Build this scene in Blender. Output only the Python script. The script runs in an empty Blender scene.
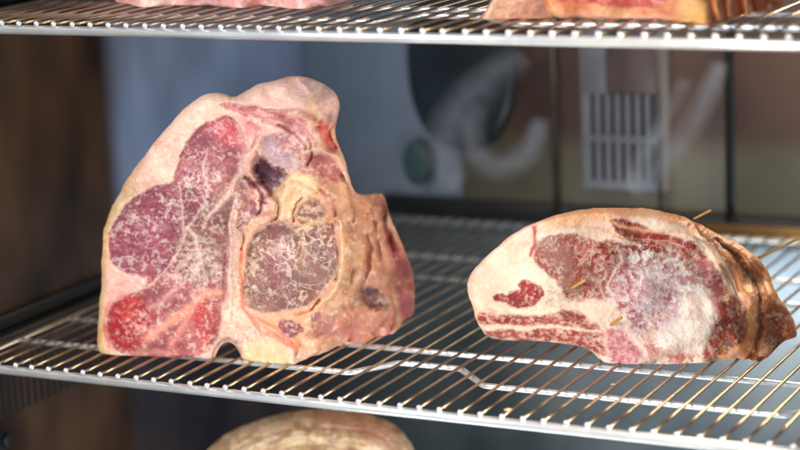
import bpy, math, random
import numpy as np
from mathutils import Vector, Matrix

random.seed(4)
sc = bpy.context.scene
# ------------------------------------------------------------------ camera
CAM = np.array([0.95340188, -1.22440079, 0.42160997])
FW = np.array([-0.44006662, 0.87259443, -0.21194415])
RT = np.array([0.89616303, 0.44172074, -0.04212607])
UP = np.array([-0.05686115, 0.20847479, 0.97637343])
FPX = 2135.45
cam_d = bpy.data.cameras.new('camera')
cam = bpy.data.objects.new('camera', cam_d)
sc.collection.objects.link(cam)
cam.matrix_world = Matrix(((RT[0], UP[0], -FW[0], CAM[0]), (RT[1], UP[1], -FW[1], CAM[1]),
                           (RT[2], UP[2], -FW[2], CAM[2]), (0, 0, 0, 1)))
cam_d.sensor_width = 36
cam_d.lens = FPX / 800 * 36
cam_d.clip_start = 0.05
cam_d.clip_end = 60
cam_d.dof.use_dof = True
cam_d.dof.focus_distance = 1.50
cam_d.dof.aperture_fstop = 4.0
sc.camera = cam
# ------------------------------------------------------------------ world, lamps, exposure
w = bpy.data.worlds.new('World'); sc.world = w; w.use_nodes = True
w.node_tree.nodes['Background'].inputs[0].default_value = (0.60, 0.64, 0.70, 1)
w.node_tree.nodes['Background'].inputs[1].default_value = 0.66
sc.view_settings.view_transform = 'Standard'
sc.view_settings.look = 'None'
sc.view_settings.gamma = 1
sc.view_settings.exposure = 0.10


def area(name, loc, target, sx, sy, power, col):
    l = bpy.data.lights.new(name, 'AREA'); l.shape = 'RECTANGLE'; l.size = sx; l.size_y = sy
    l.energy = power; l.color = col
    o = bpy.data.objects.new(name, l); sc.collection.objects.link(o)
    o.location = loc
    o.rotation_euler = (Vector(target) - Vector(loc)).to_track_quat('-Z', 'Y').to_euler()
    return o


area('front_key_light', (-0.5, -1.9, 1.25), (0.25, 0.1, 0.05), 1.3, 1.0, 58, (1.0, 0.97, 0.925))  # soft key light from the camera side, its source unseen
area('right_strip_lamp', (0.80, -0.10, 0.22), (0.30, 0.22, 0.06), 0.05, 0.55, 4.2, (1.0, 0.86, 0.66))
area('back_warm_lamp', (0.62, 0.50, 0.235), (0.40, 0.15, 0.02), 0.25, 0.04, 1.6, (1.0, 0.78, 0.50))
area('lower_cool_fill', (0.40, -0.05, -0.235), (0.25, 0.60, -0.12), 0.5, 0.04, 1.6, (0.86, 0.95, 1.0))  # unseen fill added to brighten the lower back wall

# ------------------------------------------------------------------ helpers


def lin(c):
    c = np.asarray(c, float) / 255.0
    return np.where(c <= 0.04045, c / 12.92, ((c + 0.055) / 1.055) ** 2.4)


def link(o, parent=None):
    sc.collection.objects.link(o)
    if parent is not None:
        o.parent = parent
    return o


def tag(o, label, cat, group=None, kind=None):
    if label: o['label'] = label
    if cat: o['category'] = cat
    if group: o['group'] = group
    if kind: o['kind'] = kind
    return o


def empty(name, loc=(0, 0, 0)):
    o = bpy.data.objects.new(name, None); o.location = loc; o.empty_display_size = 0.02
    return link(o)


class MB:
    def __init__(s): s.v = []; s.f = []; s.sm = []

    def box(s, x0, x1, y0, y1, z0, z1, bev=0.0):
        import itertools
        n = len(s.v)
        if bev <= 0:
            s.v += [(x0, y0, z0), (x1, y0, z0), (x1, y1, z0), (x0, y1, z0), (x0, y0, z1), (x1, y0, z1), (x1, y1, z1), (x0, y1, z1)]
            for f in ((0, 3, 2, 1), (4, 5, 6, 7), (0, 1, 5, 4), (1, 2, 6, 5), (2, 3, 7, 6), (3, 0, 4, 7)):
                s.f.append(tuple(n + i for i in f)); s.sm.append(False)
            return
        b = bev
        import bmesh
        bm = bmesh.new()
        g = bmesh.ops.create_cube(bm, size=1)
        for v in bm.verts:
            v.co = Vector(((x0 + x1) / 2 + v.co.x * (x1 - x0), (y0 + y1) / 2 + v.co.y * (y1 - y0), (z0 + z1) / 2 + v.co.z * (z1 - z0)))
        bmesh.ops.bevel(bm, geom=bm.edges[:], offset=b, segments=2, profile=0.5, affect='EDGES')
        bm.verts.index_update()
        for v in bm.verts: s.v.append(tuple(v.co))
        for f in bm.faces: s.f.append(tuple(n + v.index for v in f.verts)); s.sm.append(True)
        bm.free()

    def tube(s, pts, r, seg=10, cap=True, rs=None):
        pts = [np.array(p, float) for p in pts]
        n0 = len(s.v); k = len(pts)
        prev = None
        for i, p in enumerate(pts):
            t = pts[min(i + 1, k - 1)] - pts[max(i - 1, 0)]; t /= np.linalg.norm(t)
            a = prev if prev is not None else (np.array([0, 0, 1.]) if abs(t[2]) < 0.9 else np.array([1., 0, 0]))
            a = a - t * (a @ t); a /= np.linalg.norm(a); b = np.cross(t, a); prev = a
            rr = rs[i] if rs else r
            for j in range(seg):
                q = 2 * math.pi * j / seg
                s.v.append(tuple(p + rr * (math.cos(q) * a + math.sin(q) * b)))
        for i in range(k - 1):
            for j in range(seg):
                j2 = (j + 1) % seg
                s.f.append((n0 + i * seg + j, n0 + i * seg + j2, n0 + (i + 1) * seg + j2, n0 + (i + 1) * seg + j)); s.sm.append(True)
        if cap:
            s.f.append(tuple(n0 + j for j in range(seg))[::-1]); s.sm.append(False)
            s.f.append(tuple(n0 + (k - 1) * seg + j for j in range(seg))); s.sm.append(False)

    def ball(s, c, r, nu=12, nv=8, sc_=(1, 1, 1)):
        n0 = len(s.v)
        for i in range(nv + 1):
            a = math.pi * i / nv
            for j in range(nu):
                b = 2 * math.pi * j / nu
                s.v.append((c[0] + r * sc_[0] * math.sin(a) * math.cos(b), c[1] + r * sc_[1] * math.sin(a) * math.sin(b), c[2] + r * sc_[2] * math.cos(a)))
        for i in range(nv):
            for j in range(nu):
                j2 = (j + 1) % nu
                s.f.append((n0 + i * nu + j, n0 + (i + 1) * nu + j, n0 + (i + 1) * nu + j2, n0 + i * nu + j2)); s.sm.append(True)

    def mesh(s, name, mat):
        m = bpy.data.meshes.new(name); m.from_pydata(s.v, [], s.f); m.update()
        m.polygons.foreach_set('use_smooth', s.sm)
        m.materials.append(mat)
        return m

    def build(s, name, mat, parent=None):
        return link(bpy.data.objects.new(name, s.mesh(name, mat)), parent)


# ------------------------------------------------------------------ materials
def mat(name, col=(0.5, 0.5, 0.5), rough=0.5, metal=0.0, spec=0.5):
    m = bpy.data.materials.new(name); m.use_nodes = True
    b = m.node_tree.nodes['Principled BSDF']
    b.inputs['Base Color'].default_value = (*col, 1)
    b.inputs['Roughness'].default_value = rough
    b.inputs['Metallic'].default_value = metal
    b.inputs['Specular IOR Level'].default_value = spec
    return m


def noisy(m, c1, c2, scale=(1, 1, 1), ns=8.0, lo=0.3, hi=0.7, detail=4, rough=None, bump=0.0, bscale=200):
    nt = m.node_tree; N = nt.nodes; L = nt.links; b = N['Principled BSDF']
    tc = N.new('ShaderNodeTexCoord'); mp = N.new('ShaderNodeMapping'); mp.inputs['Scale'].default_value = scale
    L.new(tc.outputs['Object'], mp.inputs[0])
    no = N.new('ShaderNodeTexNoise'); no.inputs['Scale'].default_value = ns; no.inputs['Detail'].default_value = detail
    L.new(mp.outputs[0], no.inputs['Vector'])
    r = N.new('ShaderNodeValToRGB'); r.color_ramp.elements[0].position = lo; r.color_ramp.elements[1].position = hi
    r.color_ramp.elements[0].color = (*c1, 1); r.color_ramp.elements[1].color = (*c2, 1)
    L.new(no.outputs['Fac'], r.inputs[0]); L.new(r.outputs[0], b.inputs['Base Color'])
    if rough:
        mr = N.new('ShaderNodeMapRange'); mr.inputs[3].default_value = rough[0]; mr.inputs[4].default_value = rough[1]
        L.new(no.outputs['Fac'], mr.inputs[0]); L.new(mr.outputs[0], b.inputs['Roughness'])
    if bump:
        n2 = N.new('ShaderNodeTexNoise'); n2.inputs['Scale'].default_value = bscale
        L.new(mp.outputs[0], n2.inputs['Vector'])
        bp = N.new('ShaderNodeBump'); bp.inputs['Strength'].default_value = bump; bp.inputs['Distance'].default_value = 0.001
        L.new(n2.outputs['Fac'], bp.inputs['Height']); L.new(bp.outputs[0], b.inputs['Normal'])
    return r, tc


M_chrome = mat('chromed_steel', (0.80, 0.81, 0.82), 0.22, 0.65)
noisy(M_chrome, (0.72, 0.74, 0.75), (0.90, 0.91, 0.92), ns=30, rough=(0.16, 0.32), bump=0.15)
M_wire = mat('wire_steel', (0.62, 0.58, 0.54), 0.28, 1.0)
noisy(M_wire, (0.36, 0.26, 0.17), (0.60, 0.47, 0.34), ns=26, rough=(0.2, 0.4), bump=0.15)  # bronze tint puts warm reflections on the wires into the colour
M_blue = mat('blue_grey_steel', (0.2, 0.26, 0.36), 0.3, 0.6)
noisy(M_blue, lin((74, 94, 128)), lin((108, 132, 172)), scale=(1, 6, 0.8), ns=3.0, rough=(0.28, 0.42))
M_grey = mat('grey_steel', (0.2, 0.26, 0.36), 0.2, 0.25)
noisy(M_grey, lin((116, 134, 152)), lin((158, 172, 186)), scale=(5, 1, 0.8), ns=1.6, rough=(0.16, 0.30))
M_low = mat('lower_steel', (0.2, 0.26, 0.36), 0.2, 0.5)
noisy(M_low, lin((120, 134, 142)), lin((196, 206, 210)), scale=(3, 1, 2), ns=3.2, lo=.38, hi=.62, rough=(0.14, 0.28))
M_brown = mat('brown_panel', (0.03, 0.015, 0.01), 0.3)
noisy(M_brown, lin((34, 20, 14)), lin((84, 56, 38)), scale=(1, 4, 1.0), ns=5, lo=.35, hi=.75, rough=(0.3, 0.5))
M_bronze = mat('bronze_panel', (0.2, 0.15, 0.1), 0.3, 0.5)
noisy(M_bronze, lin((70, 46, 42)), lin((110, 88, 80)), scale=(1, 1, 1), ns=9, rough=(0.2, 0.4))
M_olive = mat('olive_panel', (0.2, 0.18, 0.12), 0.3, 0.5)
noisy(M_olive, lin((84, 76, 58)), lin((128, 116, 94)), scale=(2, 1, 6), ns=3, rough=(0.2, 0.4))
M_dark = mat('dark_steel', (0.02, 0.022, 0.025), 0.35, 0.3)
noisy(M_dark, (0.010, 0.011, 0.013), (0.035, 0.038, 0.042), ns=6)
M_dark_refl = mat('dark_green_reflection', (0.015, 0.025, 0.025), 0.3)
noisy(M_dark_refl, lin((30, 38, 44)), lin((44, 62, 66)), ns=9, lo=.4, hi=.7)
M_vent = mat('pale_grey_plastic', (0.5, 0.52, 0.54), 0.45)
noisy(M_vent, lin((108, 114, 122)), lin((144, 148, 156)), ns=12)
M_post = mat('post_steel', (0.5, 0.47, 0.42), 0.25, 0.9)
noisy(M_post, lin((150, 138, 122)), lin((214, 206, 194)), scale=(1, 1, 3), ns=8)
M_black = mat('slot_black', (0.004, 0.004, 0.005), 0.6)
M_wood = mat('skewer_wood', (0.62, 0.40, 0.12), 0.55)
noisy(M_wood, lin((160, 110, 38)), lin((206, 162, 80)), scale=(1, 1, 1), ns=120)
M_ledge = mat('brass_ledge', (0.5, 0.35, 0.15), 0.3, 0.8)
noisy(M_ledge, lin((92, 66, 38)), lin((150, 118, 74)), ns=10)


def reflection_mat():
    m = mat('glass_reflection', lin((176, 184, 198)), 0.3)
    nt = m.node_tree; N = nt.nodes; L = nt.links; b = N['Principled BSDF']
    tr = N.new('ShaderNodeBsdfTransparent'); mx = N.new('ShaderNodeMixShader')
    no = N.new('ShaderNodeTexNoise'); no.inputs['Scale'].default_value = 22
    tc = N.new('ShaderNodeTexCoord'); L.new(tc.outputs['Object'], no.inputs['Vector'])
    mr = N.new('ShaderNodeMapRange'); mr.inputs[1].default_value = .3; mr.inputs[2].default_value = .7
    mr.inputs[3].default_value = .04; mr.inputs[4].default_value = .34
    at = N.new('ShaderNodeAttribute'); at.attribute_name = 'edge_fade'; mu = N.new('ShaderNodeMath'); mu.operation = 'MULTIPLY'
    L.new(no.outputs['Fac'], mr.inputs[0]); L.new(mr.outputs[0], mu.inputs[0]); L.new(at.outputs['Fac'], mu.inputs[1]); L.new(mu.outputs[0], mx.inputs[0])
    L.new(tr.outputs[0], mx.inputs[1]); L.new(b.outputs[0], mx.inputs[2])
    L.new(mx.outputs[0], N['Material Output'].inputs[0])
    return m


M_reflection = reflection_mat()


def meat_mat(name, rough=0.42, sss=0.12, coat=0.0):
    m = mat(name, (0.5, 0.3, 0.3), rough)
    nt = m.node_tree; N = nt.nodes; L = nt.links; b = N['Principled BSDF']
    at = N.new('ShaderNodeAttribute'); at.attribute_name = 'meat_colour'
    L.new(at.outputs['Color'], b.inputs['Base Color'])
    tc = N.new('ShaderNodeTexCoord')
    n = N.new('ShaderNodeTexNoise'); n.inputs['Scale'].default_value = 420; n.inputs['Detail'].default_value = 5
    L.new(tc.outputs['Object'], n.inputs['Vector'])
    bp = N.new('ShaderNodeBump'); bp.inputs['Strength'].default_value = 0.6; bp.inputs['Distance'].default_value = 0.0014
    L.new(n.outputs['Fac'], bp.inputs['Height']); L.new(bp.outputs[0], b.inputs['Normal'])
    n2 = N.new('ShaderNodeTexNoise'); n2.inputs['Scale'].default_value = 60
    L.new(tc.outputs['Object'], n2.inputs['Vector'])
    mr = N.new('ShaderNodeMapRange'); mr.inputs[3].default_value = rough - .14; mr.inputs[4].default_value = rough + .2
    L.new(n2.outputs['Fac'], mr.inputs[0]); L.new(mr.outputs[0], b.inputs['Roughness'])
    b.inputs['Subsurface Weight'].default_value = sss
    b.inputs['Subsurface Radius'].default_value = (0.004, 0.0016, 0.001)
    b.inputs['Subsurface Scale'].default_value = 1.0
    return m


# ------------------------------------------------------------------ the cabinet
XL, XR, YB = -0.065, 0.70, 0.60


def structure(name, mb, m):
    o = mb.build(name, m); o['kind'] = 'structure'; return o


def wall_thing(name, label, cat='panel'):
    e = empty(name); tag(e, label, cat); return e


# left side wall: brown, blending to a blue-grey glass reflection painted over its rear
def side_mat():
    m = mat('side_wall_steel', (0.2, 0.2, 0.2), 0.32, 0.1)
    nt = m.node_tree; N = nt.nodes; L = nt.links; b = N['Principled BSDF']
    tc = N.new('ShaderNodeTexCoord'); sx = N.new('ShaderNodeSeparateXYZ'); L.new(tc.outputs['Object'], sx.inputs[0])
    mp = N.new('ShaderNodeMapping'); mp.inputs['Scale'].default_value = (1, 2.6, 1.6); L.new(tc.outputs['Object'], mp.inputs[0])
    no = N.new('ShaderNodeTexNoise'); no.inputs['Scale'].default_value = 6; no.inputs['Detail'].default_value = 1.5
    L.new(mp.outputs[0], no.inputs['Vector'])

    def ramp(c):
        r = N.new('ShaderNodeValToRGB'); e = r.color_ramp.elements
        e[0].position = .32; e[0].color = (*lin(c[0]), 1); e[1].position = .72; e[1].color = (*lin(c[1]), 1)
        L.new(no.outputs['Fac'], r.inputs[0]); return r
    br = ramp(((34, 21, 17), (92, 68, 52))); bl = ramp(((124, 148, 192), (156, 182, 232)))
    mr = N.new('ShaderNodeMapRange'); mr.interpolation_type = 'SMOOTHSTEP'
    mr.inputs[1].default_value = .247; mr.inputs[2].default_value = .282
    L.new(sx.outputs['Y'], mr.inputs[0])
    mx = N.new('ShaderNodeMix'); mx.data_type = 'RGBA'
    mz = N.new('ShaderNodeMapRange'); mz.interpolation_type = 'SMOOTHSTEP'; mz.inputs[1].default_value = -.03; mz.inputs[2].default_value = -.005
    mz.inputs[3].default_value = .12
    L.new(sx.outputs['Z'], mz.inputs[0]); mu = N.new('ShaderNodeMath'); mu.operation = 'MULTIPLY'
    L.new(mr.outputs[0], mu.inputs[0]); L.new(mz.outputs[0], mu.inputs[1]); L.new(mu.outputs[0], mx.inputs['Factor']); L.new(br.outputs[0], mx.inputs[6]); L.new(bl.outputs[0], mx.inputs[7])
    L.new(mx.outputs[2], b.inputs['Base Color'])
    return m


s = MB(); s.box(XL - 0.02, XL, -0.06, YB + 0.02, -0.50, 0.56); structure('wall_left', s, side_mat())
s = MB(); s.box(XR, XR + 0.02, -0.06, YB + 0.02, -0.50, 0.56); structure('wall_right', s, M_grey)
s = MB(); s.box(XL, XR, YB, YB + 0.02, -0.02, 0.56); structure('wall_back', s, M_grey)
s = MB(); s.box(XL, XR, -0.06, YB, -0.52, -0.50); structure('floor', s, M_dark)
s = MB(); s.box(XL, XR, -0.06, YB, 0.561, 0.58); structure('ceiling', s, M_grey)

# back wall sheets, some with reflections painted in
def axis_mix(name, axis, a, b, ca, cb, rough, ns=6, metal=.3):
    """sheet whose colour changes from one tone to another along an axis"""
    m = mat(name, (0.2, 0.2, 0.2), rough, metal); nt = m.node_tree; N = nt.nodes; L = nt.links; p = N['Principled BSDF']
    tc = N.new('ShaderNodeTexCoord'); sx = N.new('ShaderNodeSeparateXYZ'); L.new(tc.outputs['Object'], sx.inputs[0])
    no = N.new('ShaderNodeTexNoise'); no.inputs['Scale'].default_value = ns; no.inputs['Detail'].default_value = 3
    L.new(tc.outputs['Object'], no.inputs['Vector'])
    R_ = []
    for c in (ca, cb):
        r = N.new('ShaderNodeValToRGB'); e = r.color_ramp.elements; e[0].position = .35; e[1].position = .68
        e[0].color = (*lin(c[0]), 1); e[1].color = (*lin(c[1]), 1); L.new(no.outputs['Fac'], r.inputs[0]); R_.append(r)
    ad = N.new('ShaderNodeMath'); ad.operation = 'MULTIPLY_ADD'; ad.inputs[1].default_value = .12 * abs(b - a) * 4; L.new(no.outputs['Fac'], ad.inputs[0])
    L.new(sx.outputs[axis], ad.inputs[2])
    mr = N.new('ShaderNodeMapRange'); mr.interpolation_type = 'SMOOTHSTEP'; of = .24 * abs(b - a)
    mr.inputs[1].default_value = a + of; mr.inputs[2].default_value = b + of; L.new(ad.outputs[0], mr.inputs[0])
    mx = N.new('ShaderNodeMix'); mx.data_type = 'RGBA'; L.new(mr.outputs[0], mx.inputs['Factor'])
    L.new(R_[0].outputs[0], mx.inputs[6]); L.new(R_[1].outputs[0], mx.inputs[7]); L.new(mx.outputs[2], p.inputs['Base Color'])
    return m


M_sheet_refl = axis_mix('brown_olive_reflection', 'Z', .045, .10, ((88, 84, 70), (122, 116, 98)), ((58, 40, 36), (100, 76, 68)), .48, 6, .1)  # reflections on the back wall painted into the sheet colour
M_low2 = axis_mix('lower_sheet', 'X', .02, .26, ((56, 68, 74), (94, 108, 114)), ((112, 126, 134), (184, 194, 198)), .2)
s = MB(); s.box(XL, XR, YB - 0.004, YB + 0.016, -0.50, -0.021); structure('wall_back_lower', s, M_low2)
o = MB(); o.box(0.375, 0.695, YB - 0.008, YB, 0.006, 0.24, .002)
tag(o.build('reflection_panel', M_sheet_refl), 'sheet added for a brown reflection turning olive towards its foot, right of the last post on the back wall', 'panel')
o = MB(); o.box(0.105, 0.371, YB - 0.008, YB, 0.006, 0.24, .002)
tag(o.build('reflection_panel', M_sheet_refl), 'sheet added for a brown and olive reflection behind the slotted vent on the back wall', 'panel')
o = MB(); o.box(0.02, 0.315, YB - 0.012, YB, -0.012, 0.010, .002)
tag(o.build('skirting_strip', M_dark), 'dark strip along the foot of the back wall behind the shelf', 'strip')
o = MB(); o.box(0.318, 0.69, YB - 0.022, YB - 0.011, -0.014, 0.004, .002)
tag(o.build('ledge', M_ledge), 'brassy ledge along the foot of the back wall behind the right roast', 'ledge')

# posts
def post(x, y, r, label, m, z0=-0.012, z1=0.55):
    e = empty('rack_post', (x, y, z0)); tag(e, label, 'post', 'upright posts in front of the back wall')
    a = MB(); a.tube([(0, 0, 0), (0, 0, z1 - z0)], r, 16); a.build('pole', m, e)
    for z in (0.0, z1 - z0 - .012):
        b = MB(); b.tube([(0, 0, z), (0, 0, z + .012)], r * 1.9, 16); b.build('collar', M_dark, e)
    return e


post(0.2045, 0.588, 0.0032, 'bright slim steel post between the dark rounded reflection and the slotted vent', M_post)
post(0.311, 0.576, 0.0022, 'thin steel post at the right edge of the slotted vent', M_post)
post(0.371, 0.588, 0.0024, 'thin dark post farthest right on the back wall', M_dark)

# slotted air vent cover
vent = empty('air_vent', (0.274, YB, 0.028)); tag(vent, 'pale grey slotted plastic air vent with two rows of upright slots on the back wall', 'vent')
vx0, vx1, vz0, vz1 = 0.230 - .265, 0.303 - .265, 0.030 - .028, 0.20 - .028
a = MB()
a.box(vx0, vx0 + .021, -.022, -.018, .090, vz1, .0015)
a.box(vx0, vx1, -.022, -.018, vz0, vz0 + .008)
a.box(vx0, vx1, -.022, -.018, .046, .052)
n = 7; bw = .0055; pitch = (vx1 - vx0 - bw) / n
for i in range(n + 1):
    x = vx0 + i * pitch
    a.box(x, x + bw, -.0225, -.0175, vz0 + .001, .0905)
a.box(vx0 - .003, vx0 - .0002, -.023, 0, vz0, vz1); a.box(vx1 + .0002, vx1 + .003, -.023, 0, vz0, vz1)
a.build('grille', M_vent, vent)
a = MB(); a.box(vx0, vx1, -.0125, -.0085, vz0, .0905); a.build('backing', M_black, vent)
M_mauve = mat('mauve_reflection', (.2, .2, .2), .35); noisy(M_mauve, lin((78, 64, 66)), lin((122, 104, 104)), scale=(4, 1, 1), ns=9)  # reflection over the upper vent plate painted into its colour
a = MB(); a.box(vx0 + .0214, vx1, -.0215, -.018, .0908, vz1, .001); a.build('cover_plate', M_mauve, vent)

# dark rounded glass reflection, built as a slab at the back
cv = empty('dark_reflection', (0.12, YB, 0.0)); tag(cv, 'dark green-black rounded reflection, built as a slab, on the back wall left of the bright post', 'reflection')


def slab(outline, y0, y1, bev):
    """outline in x,z extruded in y with a soft front edge"""
    import bmesh
    bm = bmesh.new()
    vs = [bm.verts.new((x, y1, z)) for x, z in outline]
    f = bm.faces.new(vs)
    r = bmesh.ops.extrude_face_region(bm, geom=[f])
    for v in r['geom']:
        if isinstance(v, bmesh.types.BMVert): v.co.y = y0
    bmesh.ops.recalc_face_normals(bm, faces=bm.faces)
    ed = [e for e in bm.edges if all(abs(v.co.y - y0) < 1e-6 for v in e.verts)]
    bmesh.ops.bevel(bm, geom=ed, offset=bev, segments=4, profile=.5, affect='EDGES')
    m_ = MB(); bm.verts.index_update()
    for v in bm.verts: m_.v.append(tuple(v.co))
    for f in bm.faces: m_.f.append(tuple(v.index for v in f.verts)); m_.sm.append(True)
    bm.free(); return m_


ol = []
for k in range(48):
    t = 2 * math.pi * k / 48
    c, s_ = math.cos(t), math.sin(t)
    ol.append((-.010 + .056 * math.copysign(abs(c) ** .85, c), .140 + .082 * math.copysign(abs(s_) ** .9, s_)))
slab(ol, -.016, -.001, .006).build('reflection_blob', M_dark_refl, cv)
ol2 = [(-.058 + .013 * math.cos(2 * math.pi * k / 24), .045 + .022 * math.sin(2 * math.pi * k / 24)) for k in range(24)]
M_teal = mat('teal_reflection', lin((40, 72, 74)), 0.5); noisy(M_teal, lin((48, 74, 80)), lin((66, 94, 98)), ns=20)
slab(ol2, -.022, -.001, .004).build('teal_blob', M_teal, cv)

# glass reflections by the back wall, built as translucent bands
def ribbon(path, widths, name, label):
    """path: list of (x, y, z); a band standing in for a glass reflection, with its own thickness"""
    k = len(path); P = [np.array(p, float) for p in path]
    m_ = MB(); th = .0006; tk = []
    for i in range(k):
        t = P[min(i + 1, k - 1)] - P[max(i - 1, 0)]; t[1] = 0; t /= np.linalg.norm(t)
        nrm = np.array([t[2], 0, -t[0]])
        wd = widths[i] / 2
        for sgn in (-1, 0, 1):
            tk += [(1 - abs(sgn)) * min(1, 5 * math.sin(math.pi * (i + .01) / (k - .98)))] * 2
            q = P[i] + nrm * wd * sgn; q = q + np.array([0, -.006 * (1 - sgn * sgn), 0])
            m_.v.append(tuple(q)); m_.v.append(tuple(q + np.array([0, th, 0])))
    for i in range(k - 1):
        for c in range(2):
            a0 = i * 6 + c * 2; b0 = a0 + 6
            m_.f.append((a0, a0 + 2, b0 + 2, b0)); m_.sm.append(True)
            m_.f.append((a0 + 1, b0 + 1, b0 + 3, a0 + 3)); m_.sm.append(True)
        for a0 in (i * 6, i * 6 + 4):
            m_.f.append((a0, a0 + 6, a0 + 7, a0 + 1)); m_.sm.append(False)
    o = m_.build(name, M_reflection); at = o.data.attributes.new('edge_fade', 'FLOAT', 'POINT'); at.data.foreach_set('value', tk)
    tag(o, label, 'reflection_band', 'modelled glass reflections by the back wall')


def ray(u, v): return FW + RT * ((u - 400) / FPX) + UP * ((225 - v) / FPX)
def at_y(u, v, y): d = ray(u, v); return CAM + d * ((y - CAM[1]) / d[1])
def at_z(u, v, z): d = ray(u, v); return CAM + d * ((z - CAM[2]) / d[2])


def smooth_path(pts, n=28):
    P = np.array(pts, float); k = len(P); out = []
    for t in np.linspace(0, k - 1, n):
        i = min(int(t), k - 2); f_ = t - i
        p0, p1, p2, p3 = P[max(i - 1, 0)], P[i], P[i + 1], P[min(i + 2, k - 1)]
        out.append(.5 * ((2 * p1) + (-p0 + p2) * f_ + (2 * p0 - 5 * p1 + 4 * p2 - p3) * f_ ** 2 + (-p0 + 3 * p1 - 3 * p2 + p3) * f_ ** 3))
    return out


def wd(lo, hi, n=28): return [lo + (hi - lo) * math.sin(math.pi * i / (n - 1)) ** .6 for i in range(n)]


ribbon(smooth_path([(.116, .566, .026), (.104, .570, .042), (.098, .572, .066), (.112, .57, .096), (.146, .568, .126), (.186, .57, .156)]), wd(.030, .052), 'glass_reflection',
       'broad outer curl of a modelled glass reflection rising left of the bright post')
ribbon(smooth_path([(.146, .56, .112), (.134, .56, .086), (.140, .558, .060), (.164, .558, .050), (.190, .56, .066), (.204, .56, .100)]), wd(.020, .034), 'glass_reflection',
       'small inner hook-shaped curl of a modelled glass reflection beside the bright post')
ribbon(smooth_path([(.376, .556, .156), (.360, .556, .118), (.334, .556, .076), (.306, .556, .046), (.290, .556, .034)]), wd(.016, .030), 'glass_reflection',
       'longer slanting strip of a modelled glass reflection right of the slotted vent')
ribbon(smooth_path([(.346, .552, .140), (.330, .552, .110), (.308, .552, .07), (.290, .552, .040)]), wd(.012, .022), 'glass_reflection',
       'shorter slanting strip of a modelled glass reflection ending at the foot of the vent')

# shelf runners on the left wall
for z, lab in ((0.003, 'dark steel runner on the left wall carrying the middle shelf'), (0.2557, 'dark steel runner on the left wall carrying the top shelf')):
    a = MB(); a.box(XL + .0003, XL + .013, -0.03, 0.585, z - .020, z - .006, .002)
    e = empty('shelf_runner', (0, 0, 0)); tag(e, lab, 'runner', 'shelf runners on the left wall')
    a.build('rail', M_dark, e)
    b = MB(); b.box(XL + .0003, XL + .004, -0.03, 0.585, z - .0055, z + .006, .001); b.build('lip', M_dark, e)

kd = ray(3, 440); kp = CAM + kd * ((XL - CAM[0]) / kd[0])
e = empty('wall_fitting', (XL, kp[1], kp[2])); tag(e, 'small round black fitting on the left wall in the bottom left corner', 'fitting')
a = MB(); a.tube([(.0002, 0, 0), (.002, 0, 0)], .0085, 20); a.build('collar', M_dark, e)
a = MB(); a.tube([(.0022, 0, 0), (.006, 0, 0), (.0075, 0, 0)], .0062, 20, rs=[.006, .0062, .0045]); a.build('head', M_black, e)
# slots in the left wall
for i in range(26):
    y = .055 + i * .0088
    a = MB(); a.box(-.0012, .0006, -.0026, .0026, -.022, .022, .0005)
    o = a.build('wall_slot', M_black); o.location = (XL, y, -.052)
    tag(o, 'black upright slot in the left wall under the middle shelf', 'slot', 'row of vent slots in the left wall')

# ------------------------------------------------------------------ wire shelves
PITCH = 0.015


def make_shelf(z, xoff, i0, i1, label, wires=True):
    e = empty('wire_shelf', (xoff, 0, z)); tag(e, label, 'wire shelf', 'wire shelves in the cabinet')
    x0 = i0 * PITCH - .006; x1 = i1 * PITCH + .006
    zr = -.0043
    a = MB(); a.tube([(x0, 0, zr - .0003), (x1, 0, zr - .0003)], .0034, 20); a.build('front_rail', M_chrome, e)
    a = MB(); a.tube([(x0, .556, zr), (x1, .556, zr)], .0028, 12); a.build('back_rail', M_chrome, e)
    for yy in (.137, .345, .415):
        a = MB(); a.tube([(x0, yy, zr + .0008), (x1, yy, zr + .0008)], .0021, 10); a.build('cross_bar', M_chrome, e)
    for yy, hi in ((.071, .105),):
        pts = [(x0, yy), (.255, yy), (.278, hi), (.326, hi), (.360, yy), (.575, yy), (.598, hi), (x1, hi)]
        P = []
        for k, (x, y) in enumerate(pts):
            if 0 < k < len(pts) - 1:
                pv = np.array(pts[k - 1]); nx = np.array(pts[k + 1]); c = np.array((x, y))
                da = (pv - c) / np.linalg.norm(pv - c) * .004; db = (nx - c) / np.linalg.norm(nx - c) * .004
                for t in (0, .25, .5, .75, 1):
                    q = (1 - t) ** 2 * (c + da) + 2 * t * (1 - t) * c + t * t * (c + db); P.append((q[0], q[1], zr + .0004))
            else:
                P.append((x, y, zr + .0004))
        a = MB(); a.tube(P, .0022, 10); a.build('bent_bar', M_chrome, e)
    a = MB(); a.tube([(x0, -.001, zr + .001), (x0, .557, zr + .001)], .0026, 12); a.build('side_rail', M_wire, e)
    a = MB(); a.tube([(x1, -.001, zr + .001), (x1, .557, zr + .001)], .0026, 12); a.build('side_rail', M_wire, e)
    a = MB()
    n_ = 14
    pts = [(0, .5575 * k / n_, 0) for k in range(n_ + 1)]
    a.tube(pts, .00112, 8)
    me = a.mesh('wire', M_wire)
    b = MB(); b.ball((0, -.0012, .0002), .0021, 12, 8, (1, .8, .95)); tip = b.mesh('wire_tip', M_chrome)
    rng = random.Random(int(z * 1000) + 5)
    for i in range(i0, i1 + 1):
        wv = bpy.data.objects.new('wire', me); link(wv, e); wv.location = (i * PITCH + rng.uniform(-.0004, .0004), rng.uniform(-.0006, .0006), 0)
        wv.rotation_euler = (0, 0, rng.uniform(-.0016, .0016))
        t = bpy.data.objects.new('wire_tip', tip); link(t, wv)
    return e


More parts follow.
